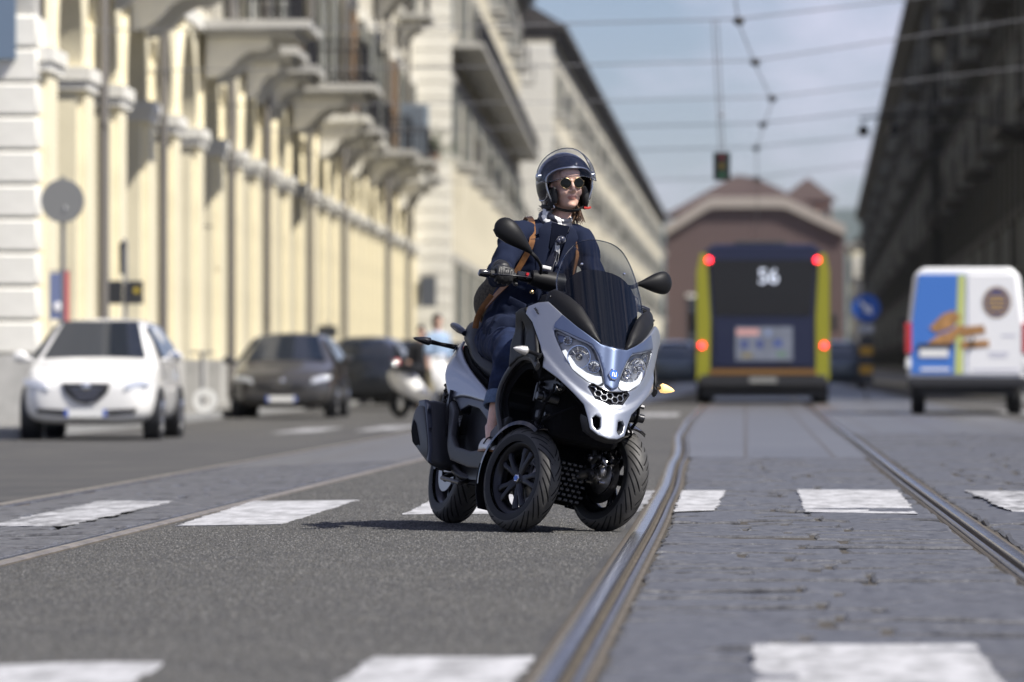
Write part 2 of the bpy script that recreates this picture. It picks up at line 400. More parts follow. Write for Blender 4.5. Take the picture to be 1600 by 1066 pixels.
stripe([(-1.98, 12.0), (-1.44, 12.0), (-1.46, 14.35), (-2.1, 14.35)])
stripe([(-.98, 12.0), (-.56, 12.0), (-.545, 14.62), (-.955, 14.62)])
stripe([(.03, 12.0), (.60, 12.0), (.61, 15.3), (.02, 15.25)], paint, .014, .007)
for x0, y0_ in ((-6.1, 73), (-5.0, 72.6), (-3.85, 72), (-1.55, 82), (1.75, 86), (2.85, 86), (3.95, 86)):
    if -4.3 < x0 < -2.3: continue
    stripe([(x0, y0_), (x0+.55, y0_), (x0+.55, y0_+5.5), (x0, y0_+5.5)], paint2, .03, .012 if x0 > 1 else .005)
# pavements with kerbs
pave = pbr('pavement_stone', (.22, .215, .2), .75, var=(3, .3), bump=(60, .3))
kerbm = pbr('kerb_granite', (.3, .3, .29), .7, var=(20, .3))
def pavement(xa, xb, y0, y1, z, kx):
    m = MB(); m.box(xa, xb, y0, y1, z-.5, z); root = tag(m.build('pavement', pave, None, 0), kind='structure')
    n = 0; y = y0
    while y < y1:
        st = 1.5 if y < 110 else 60
        MB().box(kx-.14, kx+.14, y+.008, min(y+st-.008, y1), z-.3, z+.004).build('kerb_stone', kerbm, root, 0, bevel=.015); y += st
pavement(-30, -9.24, 70, 900, -.05, -9.1)
pavement(5.54, 30, 112, 900, .13, 5.4)

# coarse chippings standing proud of the worn asphalt, where they can be seen singly
def chippings():
    import numpy as np
    rg = np.random.default_rng(3); n = 230000
    Y = 11.6+34*rg.beta(1.25, 1.9, n); X = rg.uniform(-3.0, -.56, n); lb = np.array([LB(y)+.1 for y in np.linspace(11, 47, 80)])
    ok = X > np.interp(Y, np.linspace(11, 47, 80), lb)
    X = X[ok]; Y = Y[ok]; n = len(X); G0 = np.where(X > -1.6, 0, -.0305*(-X-1.6)); r = rg.uniform(.003, .0065, n); h = r*rg.uniform(.35, .75, n); a0 = rg.uniform(0, 6.28, n)
    co = np.zeros((n, 4, 3), np.float32)
    for k in range(3): co[:, k, 0] = X+r*np.cos(a0+k*2.094); co[:, k, 1] = Y+r*np.sin(a0+k*2.094); co[:, k, 2] = G0-.0005
    co[:, 3, 0] = X+rg.normal(0, .001, n); co[:, 3, 1] = Y+rg.normal(0, .001, n); co[:, 3, 2] = G0+h
    base = (np.arange(n)*4)[:, None, None]; f = (base+np.array([[0, 1, 3], [1, 2, 3], [2, 0, 3]])[None]).reshape(-1)
    me = bpy.data.meshes.new('asphalt_chippings'); me.vertices.add(n*4); me.vertices.foreach_set('co', co.reshape(-1)); me.loops.add(n*9); me.loops.foreach_set('vertex_index', f.astype(np.int32))
    me.polygons.add(n*3); me.polygons.foreach_set('loop_start', np.arange(0, n*9, 3, dtype=np.int32)); me.polygons.foreach_set('loop_total', np.full(n*3, 3, np.int32))
    for nm, c in (('chip_dark', (.035, .035, .034)), ('chip_grey', (.068, .068, .067)), ('chip_pale', (.16, .158, .152)), ('chip_tan', (.09, .085, .075))): me.materials.append(pbr(nm, c, .7))
    mi = np.repeat(rg.choice(4, n, p=[.34, .38, .13, .15]), 3).astype(np.int32); me.polygons.foreach_set('material_index', mi); me.update()
    tag(link('asphalt_chippings', me), kind='stuff')
chippings()

# ================================================================ buildings
cream = pbr('cream_plaster', (.80, .73, .53), .85, var=(.7, .14), bump=(25, .15))
cream2 = pbr('pale_plaster', (.66, .62, .51), .85, var=(.6, .2), bump=(25, .15))
white_st = pbr('white_rustication', (.78, .76, .69), .8, var=(1.2, .15), bump=(30, .15))
grey_st = pbr('grey_trim_stone', (.46, .45, .42), .8, var=(2, .25))
dark_in = pbr('arcade_interior', (.05, .046, .04), .9, var=(1, .3))  # back wall and ceiling colour kept near black to deepen the arcade's shade
glass_d = pbr('window_glass', (.03, .035, .045), .08)
shut_g = pbr('green_grey_shutter', (.17, .18, .17), .6)
shut_b = pbr('brown_shutter', (.22, .13, .07), .6)
iron = pbr('dark_iron', (.035, .035, .04), .5, .6)
pipe_m = pbr('lead_pipe', (.15, .14, .13), .6, .3)
roof_m = pbr('dark_roof', (.055, .05, .048), .8, var=(2, .4))
def shared(name, m, mat, smooth=30): return m.mesh(name, mat, smooth)
def place(name, me, parent, x, y, z, rz=0.): return link(name, me, parent, (x, y, z), (0, 0, rz))

# -- arcaded block: local x points to the street, y runs along the facade
def arcade_block():
    rot = atan2(.0186, 1)
    R = empty('arcade_building', loc=(-8.5-.0186*80, 80, -.05), rz=rot)
    tag(R, 'cream arcaded building with tall piers, arches and bracketed balconies along the pavement', 'building')
    P, W, N, IMP, RAD = 5.5, 1.9, 24, 4.95, 1.8
    L = P*N
    pier = shared('pier', MB().box(-1, 0, 0, W, 0, IMP), cream)
    strip_ = shared('pilaster', MB().box(0.003, .12, .35, W-.35, .9, IMP-.001), cream)
    plinth = shared('plinth', MB().box(-1.03, .16, -.03, W+.03, 0, .9), grey_st)
    imp = shared('impost', MB().box(-1.06, .17, -.07, W+.07, IMP, IMP+.14).box(-1.1, .22, -.12, W+.12, IMP+.14, IMP+.34), white_st)
    a = MB(); top = 7.2; n = 18; z0 = IMP+.34   # the wall over one arch, from pier middle to pier middle
    arc = [(W/2+(P-W)/2-RAD*cos(pi*k/n), z0+RAD*.98*sin(pi*k/n)) for k in range(n+1)]
    fr = []; vs = []; fs = []
    outl = [(0, z0)]+[p for p in arc]+[(P, z0), (P, top), (0, top)]
    outl = [(0, z0)]+arc+[(P, z0)]
    for y_, z_ in outl: vs += [(-1, y_, z_), (0, y_, z_), (-1, y_, top), (0, y_, top)]
    for i in range(len(outl)-1):
        p, q = 4*i, 4*i+4
        fs += [(p+1, q+1, q+3, p+3), (p, p+2, q+2, q), (p, q, q+1, p+1)]
    a.add(vs, fs); arch = shared('arch_wall', a, cream, 40)
    ring = MB(); rr = []
    for k in range(n+1):
        t = pi*k/n; c = W/2+(P-W)/2
        rr.append([(.003, c-RAD*cos(t), z0+RAD*.98*sin(t)), (.1, c-RAD*cos(t), z0+RAD*.98*sin(t)), (.1, c-(RAD+.26)*cos(t), z0+(RAD+.26)*sin(t)), (.003, c-(RAD+.26)*cos(t), z0+(RAD+.26)*sin(t))])
    ring.loft(rr); archv = shared('archivolt', ring, cream, 40)
    frame = shared('window_frame', MB().box(.003, .14, -.2, 0, -.25, 2.75).box(.003, .14, 1.3, 1.5, -.25, 2.75).box(.003, .22, -.35, 1.65, 2.75, 3.1).box(.003, .2, -.3, 1.6, -.42, -.25), white_st)
    pane = shared('pane', MB().box(.003, .03, 0, 1.3, -.25, 2.75), glass_d)
    shutm = shared('shutter', MB().box(.14, .19, -.62, .0, -.2, 2.7), shut_g); shutb = shared('shutter', MB().box(.14, .19, -.62, .0, -.2, 2.7), shut_b)
    MB().box(-14, -.003, W/2-.05, L+W, 7.2, 22.5).build('upper_wall', cream2, R, 0)
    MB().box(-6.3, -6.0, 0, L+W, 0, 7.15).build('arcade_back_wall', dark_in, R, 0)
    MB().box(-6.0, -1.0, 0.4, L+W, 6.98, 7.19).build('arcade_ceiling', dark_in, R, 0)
    MB().box(-14, .75, W/2, L+W, 22.5, 22.9).box(-14, 1.0, W/2, L+W, 22.9, 23.3).build('cornice', grey_st, R, 0)
    MB().box(-13, .4, W/2+.2, L+W, 23.3, 24.2).build('roof', roof_m, R, 0)
    MB().box(-.02, .14, W/2, L+W, 7.2, 7.45).build('string_course', white_st, R, 0)
    for k in range(N+1):
        y = k*P
        place('pier', pier, R, 0, y, 0); place('pilaster', strip_, R, 0, y, 0); place('plinth', plinth, R, 0, y, 0); place('impost', imp, R, 0, y, 0)
        if k < N:
            place('arch_wall', arch, R, 0, y+W/2, 0); place('archivolt', archv, R, 0, y+W/2-.0, 0)
            for fl, z in enumerate((8.4, 13.6, 18.4)):
                if fl == 2 and k % 2: continue
                yw = y+W/2+P/2-.65; f = place('window', frame, R, 0, yw, z); place('pane', pane, f, 0, 0, 0)
                sm = shutb if (k*7+fl) % 5 == 0 else shutm
                place('shutter', sm, f, 0, 0, 0); place('shutter', sm, f, 0, 1.92, 0)
    # white rusticated end wall looking at the crossing
    cm = shared('stone_course', MB().box(-3.2, .02, -.22, W/2-.06, 0, .445), white_st)
    bk = MB().box(-14, -.06, -.12, W/2-.07, 0, 22.5).build('end_wall', grey_st, R, 0)
    for k in range(46):
        if 1 < k and not (11 < k < 13): link('stone_course', cm, R, (0, 0, .48*k)).modifiers.new('b', 'BEVEL').width = .03
    MB().box(-3.2, .05, -.26, W/2-.06, 0, .94).build('plinth', grey_st, R, 0)
    MB().box(-.75, -.28, -.34, -.225, 5.1, 7.0).build('shutter', pbr('slate_blue_shutter', (.13, .18, .25), .5), R, 0)['label'] = 'slate blue shutter on the white end wall'
    # balconies on scroll brackets
    slab = shared('balcony_slab', MB().box(.0, 1.3, -.45, 3.65, -.17, 0).box(.0, 1.12, -.25, 3.45, -.30, -.17), grey_st); slab2 = shared('balcony_slab', MB().box(.0, 1.0, -.1, 3.3, -.17, 0).box(.0, .9, .0, 3.2, -.30, -.17), white_st)
    sc = MB(); prof = [(0, -.02), (.95, -.02), (1.0, -.2), (.86, -.36), (.66, -.38), (.5, -.55), (.36, -.85), (.2, -1.05), (0, -1.1)]
    sc.prism(prof, lambda u, v, ww: (u*.82, ww, v*.72-.30), 0, .30); con = shared('console', sc, white_st, 40)
    rl = MB()
    for i in range(26): rl.box(1.06, 1.085, -.27+i*.149, -.25+i*.149, 0, 1.0)
    for i in range(7): rl.box(.1+i*.15, .12+i*.15, -.28, -.26, 0, 1.0).box(.1+i*.15, .12+i*.15, 3.46, 3.48, 0, 1.0)
    rl.box(1.04, 1.1, -.3, 3.5, 1.0, 1.06).box(.05, 1.1, -.3, -.24, 1.0, 1.06).box(.05, 1.1, 3.44, 3.5, 1.0, 1.06); rail_ = shared('railing', rl, iron, 0)
    for k in range(0, N):
        for fl, z in enumerate((7.0, 12.7)):
            if fl == 0 and k in (1, 2, 5, 7, 8, 10, 12, 14, 15, 17, 19, 21, 22) or fl == 1 and k % 3 == 0: 
                y = k*P+W/2+1.0
                b = place('balcony', slab if (k*5+fl) % 3 else slab2, R, .145, y+((k*37) % 5-2)*.12, z+.30+((k*53) % 3)*.12); b.scale = (1.55 if fl == 0 and k in (2, 5, 10) else .85+((k*29) % 7)*.08, 1, 1); place('console', con, b, 0, .1, 0); place('console', con, b, 0, 2.8, 0); place('railing', rail_, b, 0, 0, 0)
    for Yp in (85, 95.9, 113.4, 126, 140, 160, 184, 204):
        y = Yp-80-.4; y = round(y/P)*P+W-.12
        MB().tube([(.24, y, .1), (.24, y, 7.0), (.24, y+.15, 7.6), (.24, y+.15, 22.4)], .085, 10).build('downpipe', pipe_m, R)
    # planters, awning box
    for k in (15, 17):
        pass
    return R
arcade_block()

def plain_block(name, label, loc, rz, L, top, wall, bays, floors, trim=grey_st, side=1, proj=.6, quoin=True, endw=2.6, roofh=1.4, bal=(), cor=None):
    """a long facade: local y along the street, side +1 faces +x"""
    R = empty(name, loc=loc, rz=rz); tag(R, label, 'building')
    s = side
    def bx(m, a, b, *r): return m.box(min(a*s, b*s), max(a*s, b*s), *r)
    bx(MB(), 0, -14, 0, L, 0, top).build('wall', wall, R, 0)
    bx(bx(MB(), .55, -14, -.1, L, top-.5, top), .95, -14, -.25, L, top, top+.35).build('cornice', cor or trim, R, 0)
    m = MB(); x0 = .8
    m.add([(x0*s, -.2, top+.35), (x0*s, L, top+.35), (-3*s, L, top+.35+roofh*1.6), (-3*s, -.2, top+.35+roofh*1.6), (-13*s, -.2, top+.35), (-13*s, L, top+.35)], [(0, 1, 2, 3), (3, 2, 5, 4), (0, 3, 4), (1, 5, 2), (0, 4, 5, 1)]); m.build('roof', roof_m, R, 0)
    P = L/bays
    fr = shared('window_frame', bx(bx(bx(bx(MB(), .003, .13, -.85, -.62, -.1, 2.5), .003, .13, .62, .85, -.1, 2.5), .003, .22, -1.0, 1.0, 2.5, 2.8), .003, .2, -.95, .95, -.3, -.1), trim)
    pn = shared('pane', bx(MB(), .003, .04, -.62, .62, -.1, 2.5), glass_d)
    sh = shared('shutter', bx(bx(MB(), .13, .18, -1.22, -.62, -.05, 2.45), .13, .18, .62, 1.22, -.05, 2.45), shut_g)
    pl = shared('pilaster', bx(MB(), .003, .1, -.35, .35, .6, top-.5), wall)
    bs = shared('balcony_slab', bx(MB(), .003, .95, -1.5, 1.5, -.18, 0), trim)
    rb = MB()
    for i in range(16): bx(rb, .86, .885, -1.45+i*.19, -1.425+i*.19, 0, 1)
    bx(rb, .85, .9, -1.5, 1.5, 1.0, 1.06); bx(rb, .85, .9, -1.5, 1.5, .1, .14); rb_ = shared('railing', rb, iron, 0)
    for k in range(bays):
        y = (k+.5)*P
        place('pilaster', pl, R, 0, k*P+.4, 0)
        for fl, z in enumerate(floors):
            f = place('window', fr, R, 0, y, z); place('pane', pn, f, 0, 0, 0)
            if (k+fl) % 3: place('shutter', sh, f, 0, 0, 0)
            if (k*3+fl*5) % 7 in bal: b = place('balcony', bs, R, 0, y, z-.35); place('railing', rb_, b, 0, 0, 0)
    if quoin:
        c = shared('stone_course', bx(MB(), .12, -endw, -.14, .9, 0, .55), white_st)
        z = 0
        while z < top-1.1: link('stone_course', c, R, (0, 0, z)); z += .6
    return R, bx
B2, bx2 = plain_block('corner_building', 'pale corner building with white quoins and a long dark balcony above the arcade', (-7.2-.0186*213, 213, -.05), atan2(.0186, 1), 128, 22.4, cream2, 26, (2.2, 8.9, 13.6, 18), bal=(1, 2, 4, 6), cor=roof_m)  # cornice in the roof's dark colour, its underside shade painted in
LBAL = MB().box(.003, 1.25, 3, 126, 12.85, 13.05).build('long_balcony', grey_st, B2, 0)
m = MB()
for i in range(300): m.box(1.15, 1.17, 3+i*.41, 3.06+i*.41, 13.05, 14.0)
m.box(1.13, 1.19, 3, 126, 14.0, 14.08).box(1.145, 1.16, 3, 126, 13.05, 13.5).build('railing', iron, LBAL, 0)
plain_block('terrace_building', 'long pale terrace with a deep cornice coloured dark for shade running to the end of the street', (-11.9, 347, -.05), 0, 460, 21.2, cream2, 66, (2.2, 7.4, 12.2, 16.6), bal=(1, 2, 4, 5), cor=roof_m)  # dark cornice colour stands in for the shadow under the eaves
shade_w = pbr('shade_dark_plaster', (.050, .050, .044), .85, var=(.6, .45)); shade_t = pbr('shade_dark_stone', (.085, .083, .075), .8, var=(2, .3))  # wall and trim colours darkened to stand in for deep shade
rr_ = -atan2(.01317, 1)
plain_block('shaded_building', 'building in shade, its walls coloured darker for it, with rows of shuttered windows, beside the van', (5.77+.01317*118, 118, 0), rr_, 150, 20.4, shade_w, 30, (2.4, 7.6, 12, 16), trim=shade_t, side=-1, quoin=False, bal=(1, 3, 5))
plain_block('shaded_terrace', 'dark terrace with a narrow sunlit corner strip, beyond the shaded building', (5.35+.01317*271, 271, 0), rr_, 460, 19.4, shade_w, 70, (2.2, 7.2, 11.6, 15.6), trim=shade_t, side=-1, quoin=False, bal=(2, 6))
# brick hall that closes the street
brick = pbr('brown_brick', (.105, .070, .066), .85, var=(3, .3), bump=(40, .2))
tile = pbr('brown_roof_tile', (.065, .042, .038), .8, var=(2, .3))
def brick_hall():
    R = empty('brick_hall', loc=(2.2, 800, 0)); tag(R, 'brown brick hall with a curved pale gable cornice closing the street', 'building')
    s = 800/8889
    def q(px, py): return ((px-1165)*s-2.2, .757-(py-569)*s)
    top = [q(1050, 346), q(1106, 311), q(1114, 308), q(1222, 308), q(1232, 311), q(1298, 342)]
    poly = [(q(1040, 600)[0], -.5), (q(1320, 600)[0], -.5), q(1320, 352)]+top[::-1]+[q(1040, 352)]
    MB().prism(poly, lambda u, v, w_: (u, w_, v), 0, 18).build('wall', brick, R, 0)
    m = MB(); rings = []
    for (u, v) in [q(1040, 352)]+top+[q(1320, 352)]: rings.append([(u, -.9, v-1.5), (u, .6, v-1.5), (u, .6, v), (u, -.9, v)])
    m.loft(rings).build('gable_cornice', pbr('gable_stone', (.34, .30, .26), .85), R, 40)
    a, b, c = q(1034, 338), q(1150, 270), q(1280, 326)
    MB().add([(a[0], .7, a[1]), (c[0], .7, c[1]), (b[0], 9, b[1]), (a[0], 18, a[1]), (c[0], 18, c[1]), (b[0]+3, 9, b[1]-.4)], [(0, 1, 5, 2), (3, 2, 5, 4), (0, 2, 3), (1, 4, 5)]).build('roof', tile, R, 0)
    for px in (1085, 1120, 1222, 1260):
        x, z = q(px, 520); MB().box(x-.9, x+.9, -.12, .02, z-4, z+5).build('window', glass_d, R, 0)
        MB().box(x-1.1, x+1.1, -.2, -.121, z+5, z+5.4).build('lintel', white_st, R, 0)
    T = empty('pyramid_tower', loc=(2.2, 822, 0)); tag(T, 'square brick tower with a brown pyramid roof behind the brick hall', 'tower')
    a, b = q(1218, 330), q(1312, 330); z = q(0, 306)[1]; pk = q(1262, 268)[1]; d = b[0]-a[0]
    MB().box(a[0]+.8, b[0]-.8, 0, d, 0, z).build('wall', pbr('pink_brick', (.33, .2, .15), .85, var=(2, .3)), T, 0)
    MB().add([(a[0], -.4, z), (b[0], -.4, z), (b[0], d+.4, z), (a[0], d+.4, z), ((a[0]+b[0])/2, d/2, pk)], [(0, 1, 4), (1, 2, 4), (2, 3, 4), (3, 0, 4), (3, 2, 1, 0)]).build('roof', tile, T, 0)
    for i in range(3): x = a[0]+1.6+i*2.3; MB().box(x, x+1.2, -.1, .02, z-4, z-1.2).build('window', glass_d, T, 0)
brick_hall()
# low pale block at the end of the shaded row
plain_block('pale_end_building', 'small pale sunlit building at the far end of the shaded row', (14.0, 735, 0), 0, 30, 16, cream, 6, (2.2, 7.2, 11.6), side=-1, quoin=True)
# hills
def hills():
    vs = []; fs = []; nx, ny = 120, 10
    for j in range(ny):
        for i in range(nx+1):
            X = -4000+8000*i/nx; Y = 7000+j*350
            t = j/(ny-1); e = sin(pi*min(1, t*1.0+.0)) if t < .5 else 1-(t-.5)*.3
            hgt = (205+40*sin(X*.0011+1)+26*sin(X*.0041)+12*sin(X*.013+2))*sstep(0, .6, t)
            vs.append((X, Y, -5+hgt))
    for j in range(ny-1):
        for i in range(nx): a = j*(nx+1)+i; fs.append((a, a+1, a+nx+2, a+nx+1))
    tag(MB().add(vs, fs).build('hills', pbr('wooded_hill', (.05, .07, .045), .9, var=(.004, .5)), None, 60, fix=False), kind='structure')
hills()
# -- air: hazes the far hills
hz = bpy.data.materials.new('haze_air'); hz.use_nodes = True; t_ = hz.node_tree; t_.nodes.clear()
o_ = t_.nodes.new('ShaderNodeOutputMaterial'); pv = t_.nodes.new('ShaderNodeVolumePrincipled'); pv.inputs['Color'].default_value = (.78, .87, 1, 1); pv.inputs['Density'].default_value = 3e-5; pv.inputs['Anisotropy'].default_value = .1
t_.links.new(pv.outputs[0], o_.inputs['Volume'])
HZ = MB().box(-5000, 5000, -400, 11200, -2, 330).build('haze', hz, None, 0); tag(HZ, kind='stuff')

# ================================================================ the three-wheeled scooter
YAW, ROLL = radians(22), radians(12)
fw = V(sin(YAW), -cos(YAW), 0); lf = V(cos(YAW), sin(YAW), 0); up_ = V(0, 0, 1)
Lp = lf*cos(ROLL)-up_*sin(ROLL); Up = up_*cos(ROLL)+lf*sin(ROLL)
SM = Matrix(((fw.x, Lp.x, Up.x, -.821), (fw.y, Lp.y, Up.y, 25.6), (fw.z, Lp.z, Up.z, 0), (0, 0, 0, 1)))
S = empty('three_wheel_scooter', SM, 'silver three-wheeled scooter with twin front wheels and dark windscreen, leaning into a turn', 'scooter')
silver = pbr('silver_paint', (.36, .38, .42), .40, .85, coat=.3)
skysilver = pbr('sky_tinted_silver', (.15, .19, .29), .36, .85, coat=.4)  # silver darkened and blued, painting in the sky it reflects
char = pbr('charcoal_plastic', (.024, .024, .026), .45, spec=.3, bump=(700, .15, .001))
blk = pbr('black_plastic', (.007, .007, .008), .5, spec=.22, bump=(500, .12, .001))
matte = pbr('black_void', (.006, .006, .007), .9, spec=.1)
gloss = pbr('gloss_black', (.012, .012, .014), .12, coat=.5)
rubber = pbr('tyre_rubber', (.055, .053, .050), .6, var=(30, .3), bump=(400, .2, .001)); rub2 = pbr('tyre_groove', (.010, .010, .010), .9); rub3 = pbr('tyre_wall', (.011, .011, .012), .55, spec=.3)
rimm = pbr('black_alloy', (.030, .030, .034), .28, .8)
alu = pbr('cast_alloy', (.42, .41, .40), .38, 1., var=(60, .3))
dkmet = pbr('dark_metal', (.05, .05, .053), .35, .9)
chrome = pbr('chrome', (.82, .82, .84), .06, 1.)
lens = clear('clear_lens', (.95, .96, .97), .9)
seatm = pbr('black_seat_vinyl', (.010, .011, .014), .5, spec=.3, bump=(500, .25, .001))
blue_e = pbr('blue_enamel', (.03, .14, .55), .2, coat=.5); white_e = pbr('white_enamel', (.8, .82, .85), .3)
STEER = radians(17)
def ridge(y): return .573+2.7*y*y
def FS(y, z):
    b = .016*sstep(.012, -.014, z-ridge(y))-.10*max(0, .5-z)**1.5*0
    return V(.32-(z-.44)*.33-2.6*y*y+b, y, z)
def FSf(d): return lambda y, z: FS(y, z)+V(d, 0, 0)
def sym(half): return half+[(-y, z) for y, z in half[::-1] if abs(y) > 1e-4]
right = [(0, .434), (-.047, .441), (-.084, .462), (-.099, .516), (-.117, .566), (-.167, .615), (-.22, .664), (-.273, .703), (-.271, .748), (-.276, .78), (-.293, .84), (-.312, .902), (-.334, .938), (-.328, .972), (-.300, .995), (-.268, 1.006), (-.216, .955), (-.158, .908), (-.10, .872), (-.063, .850), (0, .842)]
hl = [(-.240, .879), (-.196, .866), (-.160, .852), (-.103, .834), (-.076, .797), (-.052, .737), (-.036, .678), (-.058, .664), (-.100, .671), (-.165, .715), (-.213, .800)]
grl = [(-.083, .668), (-.050, .656), (0, .646), (.050, .656), (.083, .668), (.099, .652), (.066, .604), (0, .590), (-.066, .604), (-.099, .652)]
nos = [(-.078, .515), (-.064, .529), (-.043, .521), (-.040, .477), (-.053, .462), (-.072, .478)]
hlc = [tuple(p) for p in crom(hl, 3)]
apron = panel('front_apron', sym(right), FS, silver, S, holes=[hlc, mirror_y(hlc), grl, nos, mirror_y(nos)], step=.013, thick=.014, edge=.004)
panel('inner_shield', sym([(y*.96, .45+(z-.45)*.985) for y, z in right]), FSf(-.055), matte, S, step=.04, thick=.01, edge=0)
nose = [(0, .842), (-.063, .850), (-.10, .872), (-.158, .908), (-.216, .953), (-.238, .912), (-.240, .889), (-.196, .876), (-.155, .861), (-.097, .841), (-.066, .797), (-.043, .737), (-.030, .672), (0, .654)]
panel('nose_panel', sym(nose), FS, skysilver, S, step=.010, thick=.004, edge=.003, lift=.006, h=lambda y, z: .007*sstep(.05, .0, abs(y)) if z < .84 else .007*sstep(.05, 0, abs(y)))
# hexagonal badge
def hexpts(c, r, rz=0., n=6, sq=1.): return [(c[0]+r*cos(2*pi*(k+.5)/n+rz), c[1]+r*sq*sin(2*pi*(k+.5)/n+rz)) for k in range(n)]
bd = panel('badge', hexpts((0, .727), .025, pi/6, 6, 1.1), FSf(.022), chrome, S, step=.02, thick=.008, edge=.002)
panel('enamel', hexpts((0, .727), .0205, pi/6, 6, 1.1), FSf(.0245), blue_e, bd, step=.02, thick=.002, edge=0)
bp_ = [(-.010, .716), (-.010, .733), (-.004, .738), (.002, .733), (.002, .722), (.008, .722), (.008, .739), (.0115, .739), (.0115, .717), (-.0015, .717), (-.0015, .731), (-.004, .733), (-.0065, .730), (-.0065, .716)]
panel('emblem_mark', bp_, FSf(.0265), white_e, bd, step=.01, thick=.001, edge=0)
# headlights: black housing, two chrome bowls, position-light strip, clear cover
def head_light(s):
    pts = [(y*-s, z) for y, z in hlc]
    H_ = panel('headlight', pts, FSf(-.032), pbr('lamp_housing', (.50, .51, .53), .35, .25), S, step=.02, thick=.01, edge=0)
    H_['label'] = 'headlight behind a clear cover'
    m = MB(); n = len(pts)   # dark rim wall between cover and housing
    r0 = [FS(*p)+V(.002, 0, 0) for p in pts]; r1 = [FS(*p)+V(-.034, 0, 0) for p in pts]
    m.loft([r0, r1], caps=False).build('bezel', gloss, H_, 40)
    cy, cz = -s*-.139*-1, .772
    for (yy, zz, r, dp) in ((.142, .776, .050, .03), (.080, .745, .027, .014), (.188, .840, .018, .012)):
        c = FS(s*yy, zz)+V(-.012, 0, 0); ax = V(1, s*.38, .05).normalized(); M3 = ax.to_track_quat('Z', 'Y').to_matrix()
        pr = [(r*1.06, -.004), (r*1.06, .004), (r, .004)]+[(r*sqrt(1-k/8.), -dp*k/8.) for k in range(1, 8)]+[(.004, -dp)]
        m = MB(); m.lathe(pr, c, M3, 28)
        for k in range(10):   # facets of the reflector
            a = 2*pi*k/10; d = M3@V(cos(a), sin(a), 0); m.tube([c+d*(r*.3)-ax*(dp*.80), c+d*(r*.93)-ax*(dp*.12)], .0022, 4)
        m.build('reflector', chrome, H_, 50)
        m = MB(); m.ball(c-ax*(dp*.5), r*.26, 12, 8, M3).lathe([(r*.34, -dp*.7), (r*.34, -dp*.3), (r*.26, -dp*.22)], c, M3, 16); m.build('bulb', alu, H_)
    pl = [(-.208, .79), (-.165, .717), (-.100, .673), (-.058, .667), (-.040, .681), (-.046, .708), (-.075, .705), (-.11, .712), (-.150, .735), (-.196, .80)]
    panel('position_light', [(y*-s, z) for y, z in pl], FSf(-.004), pbr('position_light', (.85, .87, .9), .3, emit=((.95, .97, 1), .55)), H_, step=.015, thick=.006, edge=.003)
    tr = [(-.226, .868), (-.19, .858), (-.2, .835), (-.215, .82)]
    panel('trim_insert', [(y*-s, z) for y, z in tr], FSf(-.02), skysilver, H_, step=.02, thick=.004, edge=.002)
    panel('cover', [(y*-s*.995, z) for y, z in hlc], FSf(-.001), lens, H_, step=.02, thick=0, edge=0)
head_light(-1); head_light(1)
# honeycomb grille
gb = panel('grille', grl, FSf(-.014), matte, S, step=.03, thick=.006, edge=0)
m = MB(); r_ = .0165
for i in range(-4, 5):
    for j in range(-3, 4):
        c = (i*r_*1.5*1.08, .628+(j+(.5 if i % 2 else 0))*r_*1.732*.92)
        h6 = hexpts(c, r_, -pi/6*0+pi/6, 6, .92)
        for k in range(6):
            a, b = h6[k], h6[(k+1) % 6]
            if inside(a, grl) and inside(b, grl): m.tube([FS(*a)+V(-.007, 0, 0), FS(*b)+V(-.007, 0, 0)], .0021, 5)
m.build('honeycomb', pbr('grille_silver', (.3, .31, .33), .3, .9), gb)
m = MB(); q = [FS(*p)+V(.001, 0, 0) for p in grl]; m.tube(q+[q[0]], .0032, 6); m.build('surround', gloss, gb)
for s in (-1, 1):
    np_ = [(y*-s, z) for y, z in nos]; m = MB(); m.loft([[FS(*p)+V(.0, 0, 0) for p in np_], [FS(*p)+V(-.04, s*-.01, .004) for p in np_]], caps=False).build('nostril_duct', silver, S, 30)
# lower dark lip under the beak
lipp = [(-.099, .516), (-.084, .462), (-.047, .441), (0, .434), (.047, .441), (.084, .462), (.099, .516)]
m = MB(); m.loft([[FS(y, z)+V(-.006, 0, -.004), FS(y, z)+V(-.03, 0, -.022), FS(y, z)+V(-.09, 0, -.012), FS(y, z)+V(-.09, 0, .01)] for y, z in lipp]).build('chin_lip', char, S, 60)
# screen wings, windscreen
def WG(y, z): return V(.200-(z-.844)*.56-2.7*y*y, y, z)
wg = [(-.272, 1.008), (-.262, 1.055), (-.240, 1.074), (-.19, 1.050), (-.142, 1.010), (-.097, .94), (-.058, .852), (-.10, .868), (-.158, .904), (-.216, .951)]
for s in (-1, 1): panel('screen_wing', [(y*-s, z) for y, z in wg], WG, blk, S, step=.016, thick=.02, edge=.012, h=lambda y, z: .012*sstep(.0, .04, bdist((-abs(y), z), [(*wg[i], *wg[(i+1) % len(wg)]) for i in range(len(wg))])))
def WS(y, z): return V(.185-(z-.844)*.85-2.7*y*y+.25*max(0, z-1.2)**2, y, z)
wsc = [(0, 1.346), (.06, 1.340), (.115, 1.312), (.165, 1.245), (.198, 1.16), (.210, 1.09), (.198, 1.02), (.14, .93), (.075, .862), (.04, .852), (0, .850)]
wso = [(-y, z) for y, z in wsc]+[(y, z) for y, z in wsc[::-1] if y > 0][0:-0 or None]
wso = [tuple(p) for p in crom([(-y, z) for y, z in wsc]+[(y, z) for y, z in wsc[1:-1]][::-1], 3)]
W_ = panel('windscreen', wso, WS, clear('smoke_screen', (.50, .53, .57), .8), S, step=.012, thick=0, edge=0)
m = MB(); q = [WS(*p) for p in wso]; m.tube(q+[q[0]], .0028, 6); m.build('screen_edge', clear('screen_edge', (.5, .54, .58), 3.0), W_)
